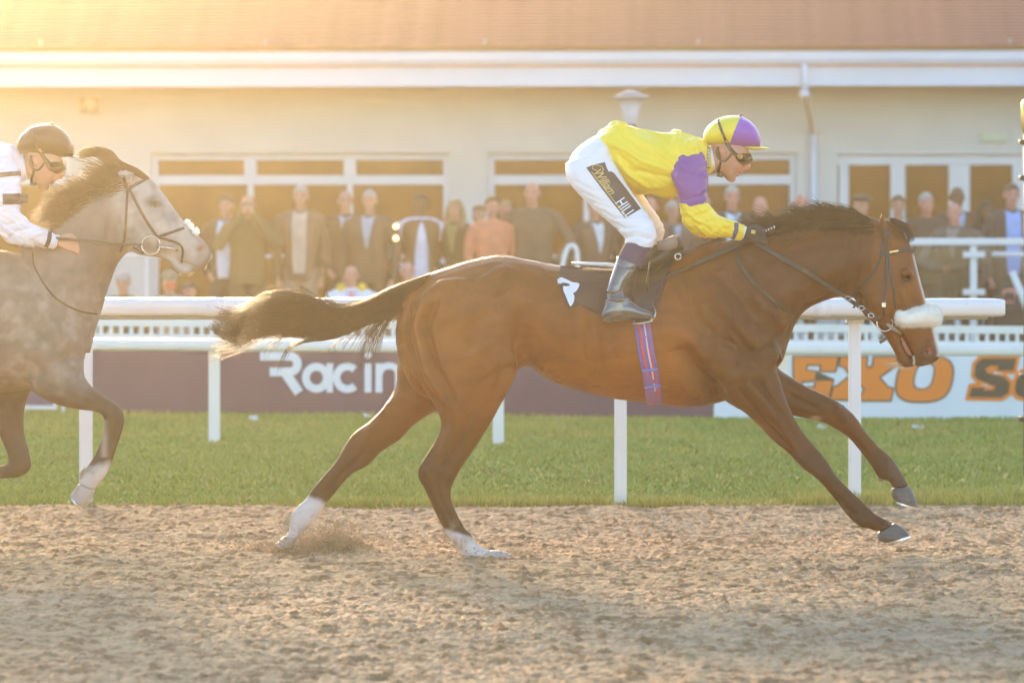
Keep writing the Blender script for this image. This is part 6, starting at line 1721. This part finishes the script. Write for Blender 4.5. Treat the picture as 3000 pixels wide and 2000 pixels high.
    # shirt front: a V lying on the chest
    bvj = BVHTree.FromPolygons([tuple(v.co) for v in jacket.vertices], [tuple(p.vertices) for p in jacket.polygons])
    def on_front(x, z, o):
        h = bvj.ray_cast(Vector((x, -1.2, z)), Vector((0, 1, 0))); return (x, (h[0].y if h[0] is not None else bow - .1) - o, z)
    def patch(poly, o):
        V2, Fc = tri2d([(p[0] * 1000, p[1] * 1000) for p in poly], 30)
        V = [on_front(p[0] / 1000, p[1] / 1000, o) for p in V2]; n = len(V)
        m = bpy.data.meshes.new('p'); V += [(v[0], v[1] + .01, v[2]) for v in V]
        m.from_pydata(V, [], Fc + [[i + n for i in reversed(f)] for f in Fc]); m.update(); return m
    wv = .075
    shirt = patch([(-wv, 1.485 + dz), (-.03, 1.47 + dz), (0, 1.455 + dz), (.03, 1.47 + dz), (wv, 1.485 + dz), (.045, 1.32 + dz), (.012, 1.14 + dz), (-.012, 1.14 + dz), (-.045, 1.32 + dz)], .006)
    openf = patch([(-wv, 1.485 + dz), (0, 1.455 + dz), (wv, 1.485 + dz), (.078, 1.30 + dz), (.075, 1.0 + dz), (.06, .84 + dz if not seated else .60), (-.06, .84 + dz if not seated else .60), (-.075, 1.0 + dz), (-.078, 1.30 + dz)], .006)
    tie = patch([(-.018, 1.462 + dz), (.018, 1.462 + dz), (.014, 1.43 + dz), (.026, 1.20 + dz), (0, 1.15 + dz), (-.026, 1.20 + dz), (-.014, 1.43 + dz)], .012)
    for me in (body, jacket, trousers, shoes, hair, shirt, openf, tie):
        me.polygons.foreach_set('use_smooth', [True] * len(me.polygons))
    eyes = MB(); eyes.ball((0, hd[1] - .071, hd[2] + .018), (.012, .008, .007), 10, 6)
    em = bpy.data.meshes.new('eyes'); em.from_pydata(eyes.v, [], eyes.f); em.update()
    return dict(body=body, jacket=jacket, trousers=trousers, shoes=shoes, hair=hair, shirt=shirt, open=openf, tie=tie, eyes=em, hd=hd, dz=dz, bow=bow)

def loft_l(st, n=22):
    S = catmull(np.array(st, float), 4); V = []
    for x, y, z, a, b in S:
        for j in range(n):
            t = 2 * math.pi * j / n; c, s = math.cos(t), math.sin(t)
            c = math.copysign(abs(c) ** .85, c); s = math.copysign(abs(s) ** .85, s)
            V.append((x + a * c, y + b * s, z))
    k = len(S)
    Fc = [(i * n + j, i * n + (j + 1) % n, (i + 1) * n + (j + 1) % n, (i + 1) * n + j) for i in range(k - 1) for j in range(n)]
    Fc += [tuple(reversed(range(n))), tuple(range((k - 1) * n, k * n))]
    return V, Fc

_pm = {}
GROUP = 'spectators watching from the terrace'
def person(px, head_py, y, label, coat, shirt, trou, hair='brown', skin='fair', pose='sides', girth=1.0, rz=0.0, tie=None, open_=False, gilet=False, hat=None, extra=None, floor=None, group=GROUP, bald=False):
    key = (pose, girth)
    if key not in _pm: _pm[key] = person_meshes(pose, girth)
    pm = _pm[key]
    fl_ = tz if floor is None else floor
    topz = W(0, head_py, y)[2]; nat = pm['hd'][2] + .122
    sc = (topz - fl_) / nat
    x = W(px, 0, y)[0]
    rz = rz or pr_.uniform(-.45, .45)
    root = empty('person', (x, y, fl_), rz, label=label, cat='person', group=group)
    root.scale = (max(.88, min(1.06, sc)),) * 2 + (sc,)
    def part(name, me, mat):
        o = bpy.data.objects.new(name, me); COL.objects.link(o); o.parent = root
        if not me.materials: me.materials.append(mat)
        o.material_slots[0].link = 'OBJECT'; o.material_slots[0].material = mat
        return o
    part('body', pm['body'], m_sk[skin])
    part('jacket', pm['jacket'], fab(coat)); part('trousers', pm['trousers'], fab(trou)); part('shoes', pm['shoes'], fab((.03, .025, .02)))
    if not bald and not hat: part('hair', pm['hair'], m_hairs[hair])
    for sx in (-1, 1): part('eye', pm['eyes'], fab((.03, .02, .02))).location = (sx * .031, 0, 0)
    if shirt: part('shirt', pm['open'] if open_ else pm['shirt'], fab(shirt))
    if tie: part('tie', pm['tie'], fab(tie))
    hd = pm['hd']
    if hat:
        kind, col = hat
        if kind == 'flat':
            m = MB(); V, Fc = loft_l([(0, hd[1] + .01, hd[2] + .06, .086, .105), (0, hd[1] + .005, hd[2] + .085, .098, .125), (0, hd[1] + .01, hd[2] + .115, .085, .10), (0, hd[1] + .02, hd[2] + .135, .03, .04)]); m.add(V, Fc)
            V, Fc = loft_l([(0, hd[1] - .10, hd[2] + .055, .06, .045), (0, hd[1] - .10, hd[2] + .066, .06, .045)]); m.add(V, Fc); m.obj('flat_cap', fab(col), root, smooth=True)
        else:
            m = MB(); V, Fc = loft_l([(0, hd[1] + .012, hd[2] + .03, .084, .102), (0, hd[1] + .012, hd[2] + .075, .086, .104), (0, hd[1] + .014, hd[2] + .12, .066, .08), (0, hd[1] + .015, hd[2] + .142, .02, .025)]); m.add(V, Fc); m.obj('beanie', fab(col), root, smooth=True)
    if extra == 'long_hair':
        m = MB()
        for sx in (-1, 1): V, Fc = tube(catmull(np.array([(sx * .07, hd[1] + .01, hd[2] + .05), (sx * .092, hd[1] + .01, hd[2] - .06), (sx * .095, hd[1] - .02, hd[2] - .18), (sx * .09, hd[1] - .05, hd[2] - .27)]), 3), [.03, .034, .036, .038, .038, .036, .034, .03, .026, .018][:10], 10); m.add(V, Fc)
        V, Fc = tube([(0, hd[1] + .07, hd[2] + .05), (0, hd[1] + .09, hd[2] - .08), (0, hd[1] + .08, hd[2] - .22)], [.07, .075, .05], 12); m.add(V, Fc); m.obj('long_hair', m_hairs[hair], root, smooth=True)
    if extra == 'scarf':
        m = MB(); V, Fc = tube([(0.06 * math.cos(t), hd[1] + .01 + .075 * math.sin(t), 1.49 + pm['dz'] + .01 * math.sin(3 * t)) for t in np.linspace(0, 2 * math.pi, 16)], .032, 10); m.add(V, Fc); m.obj('scarf', fab((.42, .38, .14)), root, smooth=True)
    if pose == 'camera':
        m = MB().bbox(-.05, .05, hd[1] - .19, hd[1] - .13, hd[2] - .045, hd[2] + .03, .006); c = empty('camera', (x, y, fl_ + 0), label='x', cat='camera'); bpy.data.objects.remove(c)
        h = m.obj('hand_camera', fab((.04, .04, .045)), None); h.location = (x, y, fl_ + (sc - 1) * hd[2]); h.name = 'phone'
        tag(h, extra[1] if isinstance(extra, tuple) else 'dark phone held up in front of the face of the person in the olive coat', 'phone')
        if isinstance(extra, tuple): h.data.materials[0] = fab(extra[0])
    if gilet:
        # sleeves of the shirt show outside a sleeveless body-warmer
        m = MB(); bow = pm['bow']
        V, Fc = loft_l([(0, 0, .86, .185, .135), (0, 0, 1.10, .183, .132), (0, 0, 1.28, .215, .14), (0, 0, 1.42, .225, .115), (0, 0, 1.475, .12, .095)]); me = fuse(MB().add(V, Fc), .014, 2)
        o, _ = finish(me, 'gilet', fab(gilet), root, world_pts=False)
        m = MB(); V, Fc = loft_l([(0, -.055, .78, .11, .10), (0, -.055, 1.10, .10, .094), (0, -.05, 1.30, .085, .10), (0, -.04, 1.44, .05, .07)]); m.add(V, Fc); m.obj('shirt_front', fab(coat), root, smooth=True)
    return root

YS = 24.0
DK = (.035, .032, .032)
person(664, 572, YS, 'man in an open dark suit and white shirt left of the one holding a phone', (.06, .05, .04), (.72, .74, .85), (.06, .05, .05), 'brown', pose='pockets', open_=True)
person(727, 570, 23.6, 'spectator in an olive coat holding up a phone under the window mullion', (.13, .10, .04), None, (.10, .07, .04), bald=True, pose='camera', girth=1.1)
person(882, 543, YS, 'tall man in a brown blazer over a pale jumper with buff trousers', (.22, .13, .08), (.58, .46, .38), (.36, .25, .18), 'grey', pose='sides', open_=True)
person(1012, 557, YS, 'man in a dark coat and open blue collar left of the grey haired man', (.09, .055, .03), (.45, .48, .62), (.08, .05, .03), bald=True, pose='pockets')
person(1083, 557, 23.8, 'grey haired man in a long dark brown coat beside the navy waistcoat', (.10, .07, .05), (.40, .42, .5), (.09, .06, .04), 'grey', pose='sides', girth=1.12, rz=-.2)
person(1232, 567, YS, 'dark skinned man in a brown waistcoat over bright white shirt sleeves', (.66, .68, .82), None, (.08, .06, .05), 'dark', 'dark', pose='pockets', gilet=(.13, .075, .035))
person(1335, 583, YS, 'woman with long fair hair and a dark green coat near the wall pier', (.08, .065, .03), (.25, .22, .08), (.05, .04, .03), 'fair', pose='clasped', girth=.88, extra='long_hair')
person(1404, 600, 24.4, 'man in a grey coat half hidden behind the salmon pink jumper', (.24, .18, .17), None, (.12, .10, .09), 'brown', pose='pockets', girth=.95)
person(1441, 575, 23.5, 'man in a salmon pink jumper with a white collar', (.66, .22, .13), None, (.10, .09, .12), 'brown', 'pink', pose='sides')
person(1482, 588, 24.6, 'man whose face shows just right of the salmon pink jumper', (.24, .14, .09), None, (.1, .08, .07), 'fair', 'pink', pose='sides', girth=.9)
person(1560, 533, 23.6, 'big balding man in a dark grey quilted jacket between the windows', (.11, .085, .06), None, (.06, .05, .04), bald=True, skin='pink', pose='pockets', girth=1.2)
person(1742, 580, YS, 'man in a dark jacket and jeans behind the leading jockey\'s thigh', (.085, .065, .06), (.6, .68, .75), (.17, .16, .25), 'brown', pose='sides', girth=1.12)
person(1905, 578, YS, 'pink faced man seen between the jockey\'s knee and elbow', (.09, .07, .07), None, (.06, .05, .05), bald=True, skin='pink', pose='sides')
person(1970, 590, 24.3, 'man in a grey coat behind the jockey\'s forearm', (.12, .11, .12), (.4, .5, .62), (.06, .05, .05), 'grey', pose='clasped')
person(2060, 560, 24.8, 'man in a dark coat behind the jockey\'s yellow forearm and chin', (.10, .065, .04), None, (.06, .05, .05), 'brown', 'pink', pose='sides', girth=.95)
person(2145, 546, YS, 'silver haired man in a dark blazer and light blue open shirt', (.055, .045, .042), (.52, .72, .90), (.07, .06, .05), 'grey', 'pink', pose='sides', open_=True)
person(2228, 576, 23.8, 'bald man in a mid blue shirt left of the flying mane', (.08, .06, .055), (.28, .42, .75), (.07, .06, .06), bald=True, skin='pink', pose='sides', open_=True)
person(2345, 568, 24.2, 'ruddy bald man whose head shows above the bay\'s mane', (.10, .09, .08), None, (.07, .06, .06), bald=True, skin='pink')
person(2522, 572, 22.9, 'man in a dark flat cap behind the bay\'s neck', (.075, .06, .05), (.45, .5, .65), (.07, .06, .05), 'dark', pose='sides', hat=('flat', (.06, .05, .045)))
person(2631, 572, 23.2, 'man in a grey suit with a white shirt and lilac tie beside the horse\'s ear', (.22, .22, .19), (.66, .70, .85), (.15, .15, .13), 'brown', pose='pockets', tie=(.30, .26, .48))
person(2713, 566, 23.2, 'grey haired man in a zipped dark brown jacket above the balustrade', (.075, .055, .045), None, (.06, .05, .05), 'grey', 'pink', pose='clasped')
person(2803, 546, 23.8, 'brown skinned man standing behind the one leaning on the balustrade', (.065, .05, .045), (.45, .55, .75), (.06, .05, .05), 'dark', 'dark', pose='sides', bald=True)
person(2806, 594, 21.7, 'bald man in a dark green jacket leaning on the balustrade with clasped hands', (.095, .085, .075), (.25, .22, .2), (.12, .08, .05), bald=True, skin='pink', pose='leaning', girth=1.08)
person(2886, 588, 23.6, 'dark haired woman in black between the leaning man and the navy suit', DK, None, (.04, .035, .03), 'dark', 'dark', pose='clasped', girth=.9, extra='long_hair')
person(2963, 538, 22.8, 'man in a dark navy suit and sky blue shirt at the right edge', (.055, .05, .055), (.28, .44, .82), (.06, .055, .06), 'brown', 'pink', pose='sides', open_=True)

G2 = 'spectators sitting low behind the white rails'
person(362, 800, 20.0, 'person in a grey woollen hat below the grey horse\'s muzzle, low at the left', (.13, .09, .045), None, (.08, .06, .05), 'brown', pose='seated', hat=('beanie', (.40, .36, .36)), floor=.05, group=G2, girth=.92)
person(497, 795, 19.9, 'person in a pinkish hat holding a red phone, low behind the rail', (.40, .26, .20), None, (.08, .06, .05), 'brown', pose='seated', hat=('beanie', (.30, .22, .16)), floor=.05, group=G2, girth=.92)
person(552, 828, 20.1, 'child whose small pink face shows right of the red phone', (.15, .12, .05), None, (.08, .06, .05), 'brown', 'pink', pose='seated', floor=.05, group=G2, girth=.88)
person(1030, 778, 22.0, 'bald man in a white coat with yellow shoulders, lilac shirt and coral tie', (.72, .74, .80), (.55, .50, .75), (.12, .1, .1), bald=True, skin='pink', pose='seated', tie=(.75, .18, .08), floor=.05, group=G2, girth=1.18, rz=.01)
person(1194, 766, 22.1, 'bald pink head just above the tail of the bay horse', (.30, .18, .10), None, (.1, .08, .07), bald=True, skin='pink', pose='seated', floor=.05, group=G2)
person(2957, 830, 20.1, 'dark haired person in black photographing from below the balustrade at the right', DK, None, DK, 'dark', 'pink', pose='seated', floor=.05, group=G2, girth=.95)
# yellow shoulder panels of the white coat
wc = [o for o in bpy.data.objects if o.name.startswith('person') and 'yellow shoulders' in str(o.get('label', ''))][0]
for q, sx in enumerate((-1, 1)):
    V, Fc = tube([(sx * .085, .0, 1.085), (sx * .12, -.01, 1.075), (sx * .155, -.01, 1.055)], [.050, .058, .052], 12); mk('shoulder_panel', V, Fc, fab((.80, .55, .03)), wc, smooth=True)
for px, py, y, col, lab in ((500, 838, 19.5, (.70, .12, .06), 'red phone held up by the person in the pinkish hat'), (2957, 868, 19.75, (.04, .04, .05), 'small dark camera held before the face of the person at the lower right')):
    x, _, z = W(px, py, y); h = MB().bbox(-.045, .045, -.008, .008, -.035, .035, .004).obj('phone', fab(col)); h.location = (x, y, z); tag(h, lab, 'phone')
m_wood = M('bench_wood', (.22, .13, .07), .7, .2, 8)
def bench(px0, px1, y, label):
    x0, x1 = W(px0, 0, y)[0], W(px1, 0, y)[0]; xm = (x0 + x1) / 2; h = (x1 - x0) / 2
    bn = empty('bench', (xm, y, .05), label=label, cat='bench', group='slatted benches for the seated spectators')
    for q in range(3): MB().bbox(-h, h, -.14 + q * .12, -.05 + q * .12, .40, .43, .006).obj('slat', m_wood, bn)
    for xx in np.linspace(-h + .1, h - .1, 3): MB().bbox(xx - .03, xx + .03, -.12, .2, 0, .399, .006).obj('leg', m_dark, bn)
bench(250, 660, 20.05, 'wooden slatted bench under the people in woollen hats at the left')
bench(900, 1320, 22.1, 'wooden slatted bench under the man in the white and yellow coat')
bench(2850, 3080, 20.15, 'short wooden bench under the photographer at the right edge')
# added glowing globes standing in for two yellow glints by the waistcoated man
m_glow = M('glint_glow', (1, .8, .4), .4, 0, 1, emit=(1.0, .66, .28), estr=1.6)
tl = empty('glint_stand', (W(1160, 0, 22.9)[0], 22.9, tz), label='added stand with two glowing globes in place of yellow glints beside the white shirt sleeves', cat='lamp')
zz = [W(0, p_, 22.9)[2] - tz for p_ in (663, 698)]
MB().tube([(0, 0, 0), (0, 0, zz[0])], .012, 8).obj('stand', m_dark, tl)
for z_ in zz: MB().ball((0, -.02, z_), .026, 14, 10).obj('glint_globe', m_glow, tl, smooth=True)
